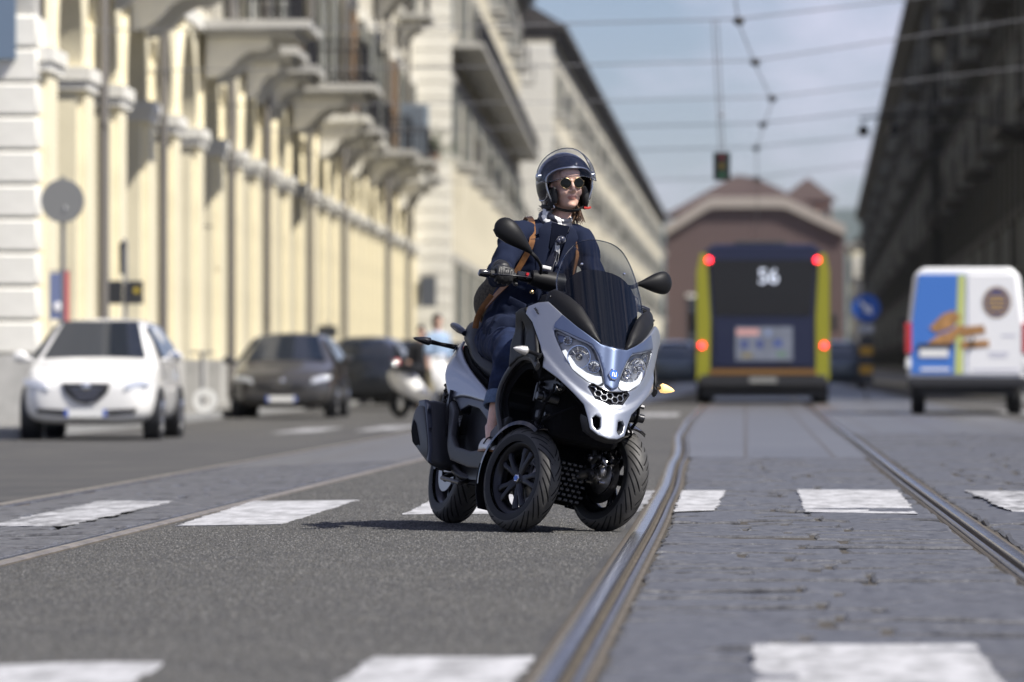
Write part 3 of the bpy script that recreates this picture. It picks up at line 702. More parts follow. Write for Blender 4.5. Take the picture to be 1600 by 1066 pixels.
tn = [(0, 1.206), (.055, 1.203), (.11, 1.185), (.155, 1.145), (.176, 1.09), (.168, 1.02), (.125, .93), (.07, .866), (.04, .856), (0, .852)]
tno = [tuple(p) for p in crom([(-y, z) for y, z in tn]+[(y, z) for y, z in tn[1:-1]][::-1], 3)]
panel('dark_band', tno, lambda y, z: WS(y, z)+V(-.008, 0, -.003), pbr('smoked_band', (.003, .006, .014), .4, spec=.1), W_, step=.010, thick=.003, edge=0)
for s in (-1, 1):
    c = WS(s*.105, 1.215); MB().ball(c, .007, 10, 6).build('screw', chrome, W_)
    MB().ball(WG(s*.255, 1.03)+V(.01, 0, 0), .006, 8, 6).build('screw', dkmet, W_)
m = MB(); m.loft([[V(x, y*wd, z+dz) for y, dz in ((-1, -.06), (-.9, .0), (-.5, .035), (0, .045), (.5, .035), (.9, 0), (1, -.06))] for x, wd, z in ((.02, .05, .86), (-.12, .13, .97), (-.28, .18, 1.02), (-.42, .19, 1.06), (-.49, .16, 1.04))]); m.build('dashboard', blk, S, 60)
# black flank of the leg shield, arch trim and shield core
fl = [(-.145, .936), (-.088, .902), (-.042, .84), (.008, .775), (.024, .745), (.028, .712), (-.06, .742), (-.14, .746), (-.21, .735), (-.30, .695), (-.335, .80), (-.28, .945), (-.22, .962), (-.16, .968)]
slot = [(-.21, .905), (-.165, .865), (-.15, .80), (-.165, .785), (-.195, .81), (-.215, .86)]
core = [(-.285, .94), (-.14, .96), (-.04, .9), (.0, .72), (-.2, .72), (-.31, .68), (-.395, .61), (-.40, .53), (-.3, .45), (-.24, .4), (-.2, .3), (-.34, .3), (-.46, .5), (-.45, .66), (-.36, .8), (-.34, .9)]
for s in (-1, 1):
    F_ = panel('leg_shield_flank', fl, lambda x, z: V(x, s*(.302+.05*(x+.1)*-.4+.03*sstep(.85, .97, z)), z), blk, S, holes=[slot], step=.018, thick=.014, edge=.008, flip=s < 0 and False or s > 0)
    panel('flank_slot', [(x, z) for x, z in slot], lambda x, z: V(x, s*.285, z), matte, F_, step=.03, thick=.004, edge=0, flip=s > 0)
    pth = crom([(.04, .70), (-.05, .742), (-.14, .750), (-.22, .738), (-.316, .690), (-.392, .615), (-.398, .54), (-.345, .47), (-.285, .41), (-.25, .34)], 5, False)
    m = MB(); m.tube([V(p.x, s*.288, p.y) for p in pth], [(.011, .02)]*len(pth), 10); m.build('arch_trim', char, S)
    m = MB(); m.tube([V(p.x-.012, s*.25, p.y-.006) for p in pth], [(.012, .05)]*len(pth), 10); m.build('arch_liner', matte, S)
MB().prism(core, lambda u, v, w_: V(u, w_, v), -.27, .27).build('leg_shield', blk, S, 30, bevel=.02)
MB().box(-.3, .02, -.2, .2, .66, .98).build('steering_head_cover', matte, S, 0, bevel=.03)
# footboards, tunnel, belly
sk = [(-.262, .474), (-.345, .455), (-.44, .385), (-.50, .312), (-.62, .302), (-.84, .322), (-.95, .375), (-1.10, .50), (-1.20, .548), (-1.235, .53), (-1.14, .44), (-1.03, .37), (-.95, .30), (-.889, .258), (-.62, .226), (-.431, .222), (-.363, .256), (-.31, .36), (-.275, .42)]
for s in (-1, 1):
    panel('footboard_skirt', sk, lambda x, z: V(x, s*(.262+.03*sstep(.55, .3, z)-.03*sstep(-.9, -1.2, x)), z), char, S, step=.018, thick=.02, edge=.008, flip=s > 0, h=lambda x, z: .006*sin((z-.22)*7))
    up1 = [(-1.27, .562), (-1.13, .572), (-.985, .565), (-.84, .556), (-.745, .545), (-.62, .49), (-.52, .42), (-.56, .41), (-.70, .47), (-.84, .515), (-1.0, .53), (-1.1, .505), (-1.19, .548)]
    panel('side_cover', up1, lambda x, z: V(x, s*(.215+.10*max(0, .56-z)), z), pbr('navy_plastic', (.014, .018, .032), .35), S, step=.02, thick=.012, edge=.006, flip=s > 0)
    MB().box(-.95, -.36, min(s*.09, s*.268), max(s*.09, s*.268), .275, .302).build('footboard', blk, S, 0, bevel=.008)
    in_ = [(-1.15, .55), (-.72, .56), (-.55, .45), (-.42, .62), (-.40, .30), (-.95, .30), (-1.1, .45)]
    panel('footwell_side', in_, lambda x, z: V(x, s*(.165+.04*sstep(.5, .3, z)), z), blk, S, step=.03, thick=.01, edge=.006, flip=s > 0)
    MB().tube([(-.66, s*.205, .53), (-.60, s*.222, .42), (-.56, s*.232, .315)], [(.018, .006), (.02, .006), (.016, .006)], 8).build('footwell_rib', pbr('navy_plastic', (0, 0, 0)), S)
m = MB(); m.loft([[V(x, y*wd, zt if zz else zb) for y, zz in ((-1, 0), (-1, .0), (-.75, 1), (.75, 1), (1, 0))] for x, wd, zt, zb in ((-.30, .15, .9, .3), (-.42, .15, .74, .26), (-.6, .15, .60, .22), (-.85, .15, .62, .22), (-1.1, .17, .70, .24), (-1.3, .14, .8, .42))]); m.build('tunnel', blk, S, 40)
MB().prism([(-.36, .24), (-.5, .17), (-1.05, .17), (-1.25, .28), (-1.3, .4), (-.9, .4), (-.4, .35)], lambda u, v, w_: V(u, w_, v), -.17, .17).build('engine_case', dkmet, S, 30, bevel=.02)
# tail, seat, grab rail
tl = [(-1.690, .842), (-1.660, .866), (-1.60, .868), (-1.547, .850), (-1.42, .797), (-1.3, .750), (-1.076, .680), (-.90, .632), (-.775, .594), (-.735, .570), (-.765, .548), (-.985, .566), (-1.13, .572), (-1.275, .566), (-1.39, .62), (-1.485, .680), (-1.594, .744), (-1.66, .80)]
tlc = [tuple(p) for p in crom(tl, 2)]
def TL(s): return lambda x, z: V(x, s*(.118+(.87-z)*.32+.02*sin((z-.55)*8)-.05*sstep(-1.45, -1.72, x)), z)
for s in (-1, 1):
    T_ = panel('tail_panel', tlc, TL(s), silver, S, step=.016, thick=.012, edge=.01, flip=s > 0, h=lambda x, z: .006*sstep(.05, -.05, z-(.60+(-.8-x)*.24)))
    lg = [[(-1.635, .842), (-1.600, .842), (-1.600, .816), (-1.622, .816), (-1.622, .822), (-1.606, .822), (-1.606, .836), (-1.635, .836)], [(-1.630, .828), (-1.624, .828), (-1.624, .800), (-1.630, .800)], [(-1.594, .830), (-1.565, .830), (-1.565, .798), (-1.590, .798), (-1.590, .804), (-1.571, .804), (-1.571, .811), (-1.588, .811), (-1.588, .817), (-1.571, .817), (-1.571, .824), (-1.594, .824)]]
    for g in lg: panel('model_lettering', g, TL(s), pbr('navy_plastic', (0, 0, 0)), T_, step=.02, thick=.002, edge=0, lift=.0125, flip=s > 0)
m = MB(); m.loft([[V(x, y*wd, zb+(zt-zb)*t) for y, t in ((-1, 0), (-1.02, .55), (-.9, .85), (-.55, .98), (0, 1.0), (.55, .98), (.9, .85), (1.02, .55), (1, 0))] for x, wd, zt, zb in ((-1.66, .07, .95, .86), (-1.60, .11, .98, .84), (-1.48, .135, .985, .80), (-1.36, .15, .95, .76), (-1.28, .155, .85, .72), (-1.15, .16, .805, .68), (-1.0, .15, .80, .63), (-.88, .125, .785, .60), (-.79, .10, .73, .56), (-.74, .08, .64, .53))]); m.build('seat', seatm, S, 60, sub=1)
m = MB(); m.loft([[V(x, y*wd, zb+(zt-zb)*t) for y, t in ((-1, 0), (-1, 1), (1, 1), (1, 0))] for x, wd, zt, zb in ((-1.70, .06, .85, .80), (-1.5, .12, .84, .62), (-1.2, .17, .74, .5), (-.8, .15, .6, .5))]); m.build('tail_core', matte, S, 30)
for s in (-1, 1):
    pth = crom([(-1.52, s*.125, .895), (-1.62, s*.135, .925), (-1.74, s*.115, .938), (-1.80, s*.06, .925), (-1.80, 0, .92)], 5, False)
    m = MB(); m.tube(pth, [(.020, .014)]*len(pth), 10); m.build('grab_rail', pbr('navy_plastic', (0, 0, 0)), S)
    MB().tube([(-1.66, s*.11, .832), (-1.63, s*.20, .828), (-1.62, s*.25, .828)], [.013, .010, .012], 10).build('turn_signal_stalk', blk, S)
    t = MB(); t.loft([[V(-1.62+x*.016, s*y, .828+z*.016) for x, z in ((cos(2*pi*k/10)*r, sin(2*pi*k/10)*r) for k in range(10))] for y, r in ((.25, .6), (.262, 1.25), (.30, 1.0), (.335, .45), (.345, .1))]); t.build('turn_signal', gloss, S)
MB().box(-1.735, -1.70, -.06, .06, .80, .85).build('tail_light', pbr('red_lens', (.35, .01, .012), .2), S, 0, bevel=.01)
MB().prism([(-1.70, .80), (-1.78, .62), (-1.80, .42), (-1.775, .42), (-1.75, .6), (-1.64, .78)], lambda u, v, w_: V(u, w_, v), -.09, .09).build('rear_mudguard', blk, S, 30, bevel=.008)
# front turn signals
amber = pbr('amber_lit', (.9, .6, .25), .3, emit=((1, .60, .22), .8)); clr = pbr('clear_signal_lens', (.72, .70, .66), .15, .6, bump=(220, .6, .004))
for s, mt in ((-1, clr), (1, amber)):
    x0, z0 = (.0, .762) if s < 0 else (-.03, .735)
    MB().tube([(x0+.05, s*.29, z0-.012), (x0+.02, s*.315, z0-.004), (x0, s*.335, z0)], [.013, .009, .010], 10).build('turn_signal_stalk', blk, S)
    t = MB(); t.loft([[V(x0+cos(2*pi*k/12)*r*.019, s*y, z0+sin(2*pi*k/12)*r*.021) for k in range(12)] for y, r in ((.333, .6), (.342, 1.05), (.365, .92), (.392, .5), (.405, .1))]); t.build('turn_signal', mt, S)
# handlebar, levers, mirrors
for s in (-1, 1):
    hb = MB(); hb.tube([(-.55, s*.06, 1.135), (-.58, s*.16, 1.145), (-.60, s*.25, 1.132), (-.61, s*.405, 1.115)], .0125, 12); HB = hb.build('handlebar', blk, S)
    MB().tube([(-.60, s*.255, 1.131), (-.61, s*.375, 1.118)], .0185, 14).build('grip', pbr('grip_rubber', (.02, .02, .02), .7, bump=(300, .5, .002)), HB)
    MB().tube([(-.6095, s*.380, 1.1175), (-.6105, s*.392, 1.1165), (-.612, s*.425, 1.113), (-.612, s*.428, 1.113)], [.0165, .019, .0165, .012], 14).build('bar_end', gloss, HB)
    MB().tube(crom([(-.565, s*.19, 1.137), (-.535, s*.215, 1.135), (-.528, s*.29, 1.128), (-.535, s*.35, 1.118), (-.545, s*.385, 1.112)], 4, False), [(.008, .0045)]*17, 8).build('brake_lever', gloss, HB)
    b = MB(); b.loft([[V(-.585+cos(a)*r*1.1, s*y, 1.143+sin(a)*r) for a in (2*pi*k/14 for k in range(14))] for y, r in ((.03, .05), (.12, .046), (.17, .038), (.185, .034))]); b.build('bar_cover', blk, HB)
    MB().tube([(-.59, s*.19, 1.14), (-.60, s*.245, 1.134)], .026, 12).build('switch_pod', gloss, HB)
    MB().obox((-.567, s*.212, 1.152), (.018, .012, .012)).build('switch_button', pbr('red_button' if s < 0 else 'grey_button', (.5, .02, .03) if s < 0 else (.3, .3, .3), .4), HB, 0)
    MB().obox((-.55, s*.135, 1.198), (.035, .045, .016)).build('fluid_reservoir', pbr('reservoir_white', (.7, .7, .68), .5), HB, 0, bevel=.004)
    # mirror shell
    i_, o__ = (V(-.40, -.262, 1.232), V(-.43, -.455, 1.345)) if s < 0 else (V(-.40, .262, 1.205), V(-.43, .440, 1.252))
    d = (o__-i_); nrm = V(1, 0, 0); sd_ = d.normalized().cross(nrm).normalized(); rg = []
    for t, a, th in ((0, .008, .008), (.1, .012, .012), (.3, .030, .022), (.55, .050, .034), (.78, .058, .036), (.93, .044, .026), (1, .012, .010)):
        c = i_+d*t+nrm*(.012*sin(pi*t)); rg.append([c+sd_*(a*cos(2*pi*k/18))+nrm*(th*(sin(2*pi*k/18) if sin(2*pi*k/18) > 0 else .45*sin(2*pi*k/18))) for k in range(18)])
    m = MB(); m.loft(rg); MR = m.build('mirror', blk, S, 60, sub=1)
    g = []
    for t, a in ((.12, .008), (.3, .025), (.55, .044), (.78, .051), (.92, .038)): c = i_+d*t-nrm*(.0155); g.append([c+sd_*a, c-sd_*a])
    MB().loft([[p[0] for p in g]+[p[1] for p in g[::-1]], [p[0]-nrm*.003 for p in g]+[p[1]-nrm*.003 for p in g[::-1]]]).build('mirror_glass', chrome, MR, 0)
    MB().tube(crom([i_+d*.06, i_-V(-.005, s*.022, .018), V(-.45, s*.195, 1.190), V(-.52, s*.165, 1.165)], 5, False), [.0095]*6+[.0075]*10, 10).build('mirror_stalk', blk, MR)
# wheels
def tyre(R, hw, rr, N):
    """round-section tyre; the mesh columns follow the slanted tread grooves"""
    b = (R-rr)*.60; r0 = R-b; ph = math.acos(max(-1, (rr-r0)/b)); cc = 14; na, npf = N*cc, 48; m = MB(); vs = []; fs = []; gr = set(); n = npf+1
    for i in range(na):
        for j in range(n):
            f = -ph+2*ph*j/npf; y = hw*sin(f) if abs(f) < pi/2 else hw*(1-.22*(1-sin(abs(f))))*(1 if f > 0 else -1); r = r0+b*cos(f); a = abs(f)/ph
            th = 2*pi*i/na+min(a, .66)*4.6*2*pi/N
            k = (i+(0 if f > 0 else cc//2)) % (2*cc); alt = k >= cc; k %= cc
            lo, hi = (.03, .50) if alt else (.16, .62)
            if lo < a < hi and k in (1, 2, 3): r -= .0055; gr.add(i*n+j)
            vs.append((r*cos(th), y, r*sin(th)))
    for i in range(na):
        k = (i+1) % na
        for j in range(npf): fs.append((i*n+j, k*n+j, k*n+j+1, i*n+j+1))
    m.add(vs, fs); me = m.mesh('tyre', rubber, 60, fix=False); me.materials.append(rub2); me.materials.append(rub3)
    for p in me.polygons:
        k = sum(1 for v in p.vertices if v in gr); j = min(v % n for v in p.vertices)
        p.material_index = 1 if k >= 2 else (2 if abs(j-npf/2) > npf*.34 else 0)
    me.flip_normals(); return me
def rim(R, hw, out, nsp, split):
    """out: +1/-1 side of the visible face (y)"""
    m = MB(); Ry = Matrix(((1, 0, 0), (0, 0, 1), (0, -1, 0)))   # lathe axis onto y
    m.lathe([(R+.002, -hw), (R+.006, -hw*.94), (R-.004, -hw*.86), (R-.022, -hw*.55), (R-.026, 0), (R-.022, hw*.55), (R-.004, hw*.86), (R+.006, hw*.94), (R+.002, hw), (R-.008, hw*.97), (R-.016, hw*.86), (R-.030, hw*.55), (R-.034, 0), (R-.030, -hw*.55), (R-.016, -hw*.86), (R-.008, -hw*.97)], M=Ry, n=72, closed=True)
    m.lathe([(.001, out*hw*.62), (.022, out*hw*.62), (.030, out*hw*.5), (.034, out*hw*.1), (.036, -out*hw*.4), (.001, -out*hw*.4)], M=Ry, n=28)
    for k in range(nsp):
        for dl in (-split, split):
            a0 = 2*pi*k/nsp+dl*.5; a1 = 2*pi*k/nsp+dl*1.15
            pts = [(r*cos(a), out*hw*yy, r*sin(a)) for r, a, yy in ((.020, a0, .25), (.06, (a0*.6+a1*.4), .42), (R*.65, a1, .5), (R-.028, a1, .45))]
            m.tube(crom(pts, 3, False), [(.019, .013)]*4+[(.015, .012)]*3+[(.019, .013)]*3, 8, up=(0, 1, 0))
    return m.mesh('rim', rimm, 40)
RyM = Matrix(((1, 0, 0), (0, 0, 1), (0, -1, 0)))
ty_f = tyre(.242, .057, .166, 32); ty_r = tyre(.262, .072, .178, 32)
AX = -.10
def front_wheel(s):
    yc, zc = s*.206, .242+s*.0435
    Wl = link('front_wheel', rim(.166, .040, s, 5, .17), S, (AX, yc, zc), (0, 0, STEER))
    link('tyre', ty_f, Wl, rot=(0, .3*s, 0))
    hc = MB(); hc.lathe([(.001, s*.036), (.016, s*.036), (.019, s*.032), (.019, s*.02)], M=RyM, n=6); hc.build('hub_cap', chrome, Wl, 20)
    hc = MB(); hc.lathe([(.001, s*.0375), (.0135, s*.0375), (.0135, s*.034)], M=RyM, n=6); hc.build('hub_emblem', blue_e, Wl, 20)
    d = MB(); y = -s*.040
    d.lathe([(.075, y-.002), (.12, y-.002), (.12, y+.002), (.075, y+.002)], M=RyM, n=64, closed=True)
    for k in range(6): a = 2*pi*k/6; d.tube([(.03*cos(a), y, .03*sin(a)), (.08*cos(a+.5), y, .08*sin(a+.5))], .006, 6)
    for k in range(28):
        a = 2*pi*k/28; rr = .092+.012*(k % 3 - 1); d.tube([(rr*cos(a), y-.0024, rr*sin(a)), (rr*cos(a), y+.0024, rr*sin(a))], .0035, 6)
    d.build('brake_disc', pbr('disc_steel', (.30, .29, .28), .3, 1.), Wl)
    # mudguard turning with the wheel
    fr = MB(); rings = []
    for i in range(25):
        a = radians(62+i*5.4); rr = .262
        rings.append([V(rr_2*cos(a), yy, rr_2*sin(a)) for yy, rr_2 in ((-.066, rr-.022), (-.060, rr-.004), (-.03, rr+.006), (.0, rr+.009), (.03, rr+.006), (.060, rr-.004), (.066, rr-.022), (.058, rr-.012), (.03, rr), (0, rr+.003), (-.03, rr), (-.058, rr-.012))])
    fr.loft(rings); fr.build('mudguard', gloss, Wl, 50)
    tl_ = MB(); rg2 = []
    for i in range(9):
        a = radians(170+i*6); rg2.append([V(.262*cos(a), yy, .262*sin(a)) for yy in (-.062, .062)]+[V(.258*cos(a), yy, .258*sin(a)) for yy in (.062, -.062)])
    tl_.loft(rg2); tl_.build('mud_flap', blk, Wl, 50)
    # inner-side leg: link arm, caliper, hoses, bolts
    k = MB(); yy = -s*.075
    k.lathe([(.02, -s*.03), (.072, -s*.046), (.078, -s*.052), (.06, -s*.06), (.035, -s*.075), (.03, -s*.09), (.002, -s*.09)], M=RyM, n=32).tube([(.0, -s*.045, 0), (0, -s*.105, 0)], .026, 14).tube([(0, -s*.098, 0), (0, -s*.108, 0)], .014, 6)
    k.build('axle', alu, Wl)
    k = MB(); k.tube(crom([(0, yy, 0), (-.03, yy-s*.012, .012), (-.075, yy-s*.028, -.005), (-.105, yy-s*.04, -.028)], 3, False), [(.034, .026)]*3+[(.030, .024)]*4+[(.024, .021)]*3, 10); k.tube([(-.105, yy-s*.07, -.028), (-.105, yy-s*.0, -.028)], .020, 12).tube([(-.105, yy-s*.078, -.028), (-.105, yy-s*.07, -.028)], .012, 6); k.build('link_arm', alu, Wl, 50)
    k = MB(); a = 1.05; k.obox((.10*cos(a), -s*.052, .10*sin(a)), (.075, .045, .045), Matrix.Rotation(-a+pi/2, 3, 'Y')).obox((.115*cos(a+.3), -s*.065, .115*sin(a+.3)), (.03, .03, .03)); k.build('caliper', dkmet, Wl, 30, bevel=.007)
    k = MB()
    for (bx_, bz_, rr) in ((.03, .085, .009), (.085, .06, .009), (-.02, .045, .008), (-.06, .05, .008), (.045, -.03, .007), (-.05, -.03, .008), (.0, .12, .008), (-.09, .03, .010), (.02, .05, .012)):
        k.tube([(bx_, -s*.062, bz_), (bx_, -s*.092, bz_)], rr, 6)
    k.build('bolts', chrome, Wl, 30)['kind'] = 'stuff'
    k = MB(); k.tube([(-.02, -s*.085, .02), (-.045, -s*.09, .16), (-.05, -s*.09, .34)], [.022, .020, .018], 12).tube([(-.05, -s*.09, .20), (-.055, -s*.09, .30)], .028, 14); k.build('fork_leg', dkmet, Wl, 50)
    k = MB(); k.tube(crom([(.075, -s*.07, .11), (.07, -s*.1, .19), (.0, -s*.11, .25), (-.05, -s*.12, .36)], 5, False), .0055, 7).tube(crom([(-.03, -s*.09, .02), (.05, -s*.11, .06), (.045, -s*.11, .13), (-.02, -s*.12, .2)], 5, False), .004, 7); k.build('brake_hose', matte, Wl)
    k = MB(); k.tube(crom([(-.02, -s*.1, .055), (.03, -s*.105, .085), (.07, -s*.08, .05)], 4, False), [(.010, .014)]*9, 8).ball((.055, -s*.09, .02), (.022, .018, .03), 10, 8).ball((-.035, -s*.1, .075), (.022, .018, .02), 10, 8); k.build('knuckle', alu, Wl, 50)
    return Wl
front_wheel(-1); front_wheel(1)
RW = link('rear_wheel', rim(.178, .055, -1, 5, .17), S, (-1.58, 0, .262), (0, 0, 0)); link('tyre', ty_r, RW)
d = MB(); d.lathe([(.075, -.060), (.12, -.060), (.12, -.056), (.075, -.056)], M=RyM, n=48, closed=True); d.build('brake_disc', pbr('disc_steel', (0, 0, 0)), RW)
# tilting front suspension
m = MB()
for z, x in ((.595, -.07), (.50, -.07)):
    m.obox((x, 0, z), (.05, .42, .045)); 
m.obox((-.06, 0, .55), (.08, .10, .22)); S1 = m.build('tilt_arms', pbr('satin_black_metal', (.03, .03, .033), .4, .5), S, 30, bevel=.008)
for s in (-1, 1):
    k = MB(); k.tube([(-.08, s*.135, .46+s*.02), (-.12, s*.13, .74)], .030, 14).tube([(-.05, s*.205, .60), (-.05, s*.235, .60)], .022, 12); k.build('suspension_tube', pbr('satin_black_metal', (0, 0, 0)), S)
    k = MB(); k.tube([(.03, s*.16, .575), (.03, s*.235, .575)], [.028, .026], 14).tube([(.03, s*.235, .575), (.03, s*.262, .575)], .020, 12).obox((-.03, s*.245, .60), (.012, .012, .075)).obox((-.065, s*.235, .59), (.012, .012, .075)); k.build('tilt_damper', dkmet, S1, 40, bevel=.003)
    k = MB()
    for (a, b) in ((.08, .63), (.13, .62), (-.1, .64), (.05, .50), (.10, .66)): k.tube([(a, s*.19, b), (a, s*.215, b)], .010, 6)
    k.build('bolts', dkmet, S1, 20)['kind'] = 'stuff'
    k = MB(); k.tube(crom([(.1, s*.2, .64), (.05, s*.22, .55), (-.05, s*.2, .45), (-.1, s*.19, .36)], 4, False), .007, 8).tube(crom([(.14, s*.1, .56), (.10, s*.19, .50), (.0, s*.2, .47), (-.1, s*.14, .5)], 4, False), .006, 8); k.build('cable', matte, S1)
    k = MB(); k.prism([(-.12, .66), (.12, .67), (.14, .63), (.05, .60), (-.12, .59)], lambda u, v, w_: V(u, s*w_, v), .16, .19); k.build('arm_plate', pbr('satin_black_metal', (0, 0, 0)), S1, 30, bevel=.006)
MB().box(-.26, .05, -.17, .17, .40, .72).build('front_bulkhead', matte, S, 0, bevel=.04)
rd = MB().prism([(-.38, .16), (-.26, .13), (-.15, .15), (-.14, .33), (-.38, .36)], lambda u, v, w_: V(u, w_, v), -.10, .10).build('radiator_cowl', matte, S, 30, bevel=.02)
k = MB()
for i in range(7):
    for j in range(8):
        y, z = -.085+i*.028+(.014 if j % 2 else 0), .150+j*.0235; k.obox((-.135, y, z), (.02, .021, .014))
k.build('radiator_grid', pbr('grid_plastic', (.018, .018, .02), .35), rd, 0, bevel=.003)['kind'] = 'stuff'
# muffler, shock, stand, plate of the swing arm
mo = [(-1.45, .535), (-1.335, .540), (-1.285, .50), (-1.10, .29), (-1.085, .225), (-1.13, .222), (-1.345, .292), (-1.455, .355), (-1.495, .425), (-1.487, .495)]
m = MB(); c0 = V(-1.30, 0, .385); rg = []
for y, sc_ in ((-.155, .80), (-.17, .93), (-.21, 1.0), (-.27, .99), (-.305, .92), (-.325, .74)): rg.append([V(c0.x+(x-c0.x)*sc_, y, c0.z+(z-c0.z)*sc_) for x, z in [tuple(p) for p in crom(mo, 3)]])
m.loft(rg); MU = m.build('muffler', char, S, 40)
tr_ = [(-1.43, .530), (-1.335, .536), (-1.29, .505), (-1.12, .30), (-1.10, .235), (-1.13, .24), (-1.24, .36), (-1.36, .46)]
panel('heat_shield', tr_, lambda x, z: V(x, -.322, z), pbr('navy_plastic', (0, 0, 0)), MU, step=.02, thick=.022, edge=.006, flip=False)
panel('muffler_slot', [(-1.43, .44), (-1.38, .42), (-1.24, .30), (-1.27, .285), (-1.38, .33), (-1.43, .38)], lambda x, z: V(x, -.327+.3*max(0, .32-z), z), matte, MU, step=.02, thick=.012, edge=.004)
MB().tube(crom([(-1.12, -.2, .25), (-1.0, -.17, .20), (-.85, -.1, .2)], 4, False), .022, 12).build('exhaust_pipe', dkmet, MU)
for s in (-1, 1):
    sp = [V(-1.51+.10*t+.026*cos(t*2*pi*9)*0, s*.15, .655-.27*t) for t in [i/2 for i in range(3)]]
    k = MB(); k.tube(sp, .017, 12); SHK = k.build('rear_shock', dkmet, S)
    ax = (sp[-1]-sp[0]).normalized(); e1 = ax.cross(V(0, 1, 0)).normalized(); e2 = V(0, 1, 0)
    k = MB(); k.tube([sp[0]+(sp[-1]-sp[0])*(i/140)*.9+e1*(.030*cos(i*2*pi/15))+e2*(.030*sin(i*2*pi/15)) for i in range(141)], .0055, 6); k.build('spring', blk, SHK)
m = MB(); m.tube([(-1.0, -.14, .30), (-1.25, -.13, .27), (-1.58, -.105, .262)], [(.04, .022), (.045, .022), (.035, .02)], 10); m.tube([(-1.58, -.125, .262), (-1.58, -.06, .262)], .026, 12); m.build('swing_arm', dkmet, S, 50)
m = MB(); m.tube([(-1.22, -.2, .185), (-.92, -.2, .165)], .010, 8).tube([(-.95, -.14, .2), (-.93, -.21, .16)], .012, 8).tube([(-1.2, -.1, .24), (-1.22, -.2, .185)], .010, 8); m.build('centre_stand', dkmet, S)
m = MB(); m.obox((-1.33, -.13, .245), (.15, .012, .045)); m.tube([(-1.4, -.14, .25), (-1.4, -.12, .25)], .01, 8).tube([(-1.28, -.14, .24), (-1.28, -.12, .24)], .01, 8); m.build('hub_bracket', alu, S, 30, bevel=.003)
m = MB(); m.prism([(-1.24, .60), (-1.22, .52), (-1.18, .44), (-1.17, .38), (-1.19, .38), (-1.215, .44), (-1.255, .52)], lambda u, v, w_: V(u, w_, v), -.24, -.22); m.build('pillion_peg', dkmet, S, 20)
# small script on the shield
def text(name, s, size, M4, mat, parent, extr=.0008, shear=.2):
    cu = bpy.data.curves.new(name, 'FONT'); cu.body = s; cu.size = size; cu.extrude = extr; cu.shear = shear; cu.align_x = 'CENTER'; cu.align_y = 'CENTER'; cu.materials.append(mat)
    o = bpy.data.objects.new(name, cu); COL.objects.link(o); dg = bpy.context.evaluated_depsgraph_get(); me = bpy.data.meshes.new_from_object(o.evaluated_get(dg)); bpy.data.objects.remove(o); bpy.data.curves.remove(cu)
    me.materials.clear(); me.materials.append(mat)
    o = link(name, me, parent); o.matrix_local = M4; return o
def on_surf(fn, y, z, ang, lift):
    p = fn(y, z); ey = (fn(y+.002, z)-p).normalized(); ez = (fn(y, z+.002)-p).normalized(); n_ = ey.cross(ez).normalized(); ez = n_.cross(ey)
    u = ey*cos(ang)+ez*sin(ang); v = n_.cross(u); p = p+n_*lift
    return Matrix(((u.x, v.x, n_.x, p.x), (u.y, v.y, n_.y, p.y), (u.z, v.z, n_.z, p.z), (0, 0, 0, 1)))
text('lettering', '300hpe', .015, on_surf(FS, -.300, .955, radians(-38), .004), matte, apron)

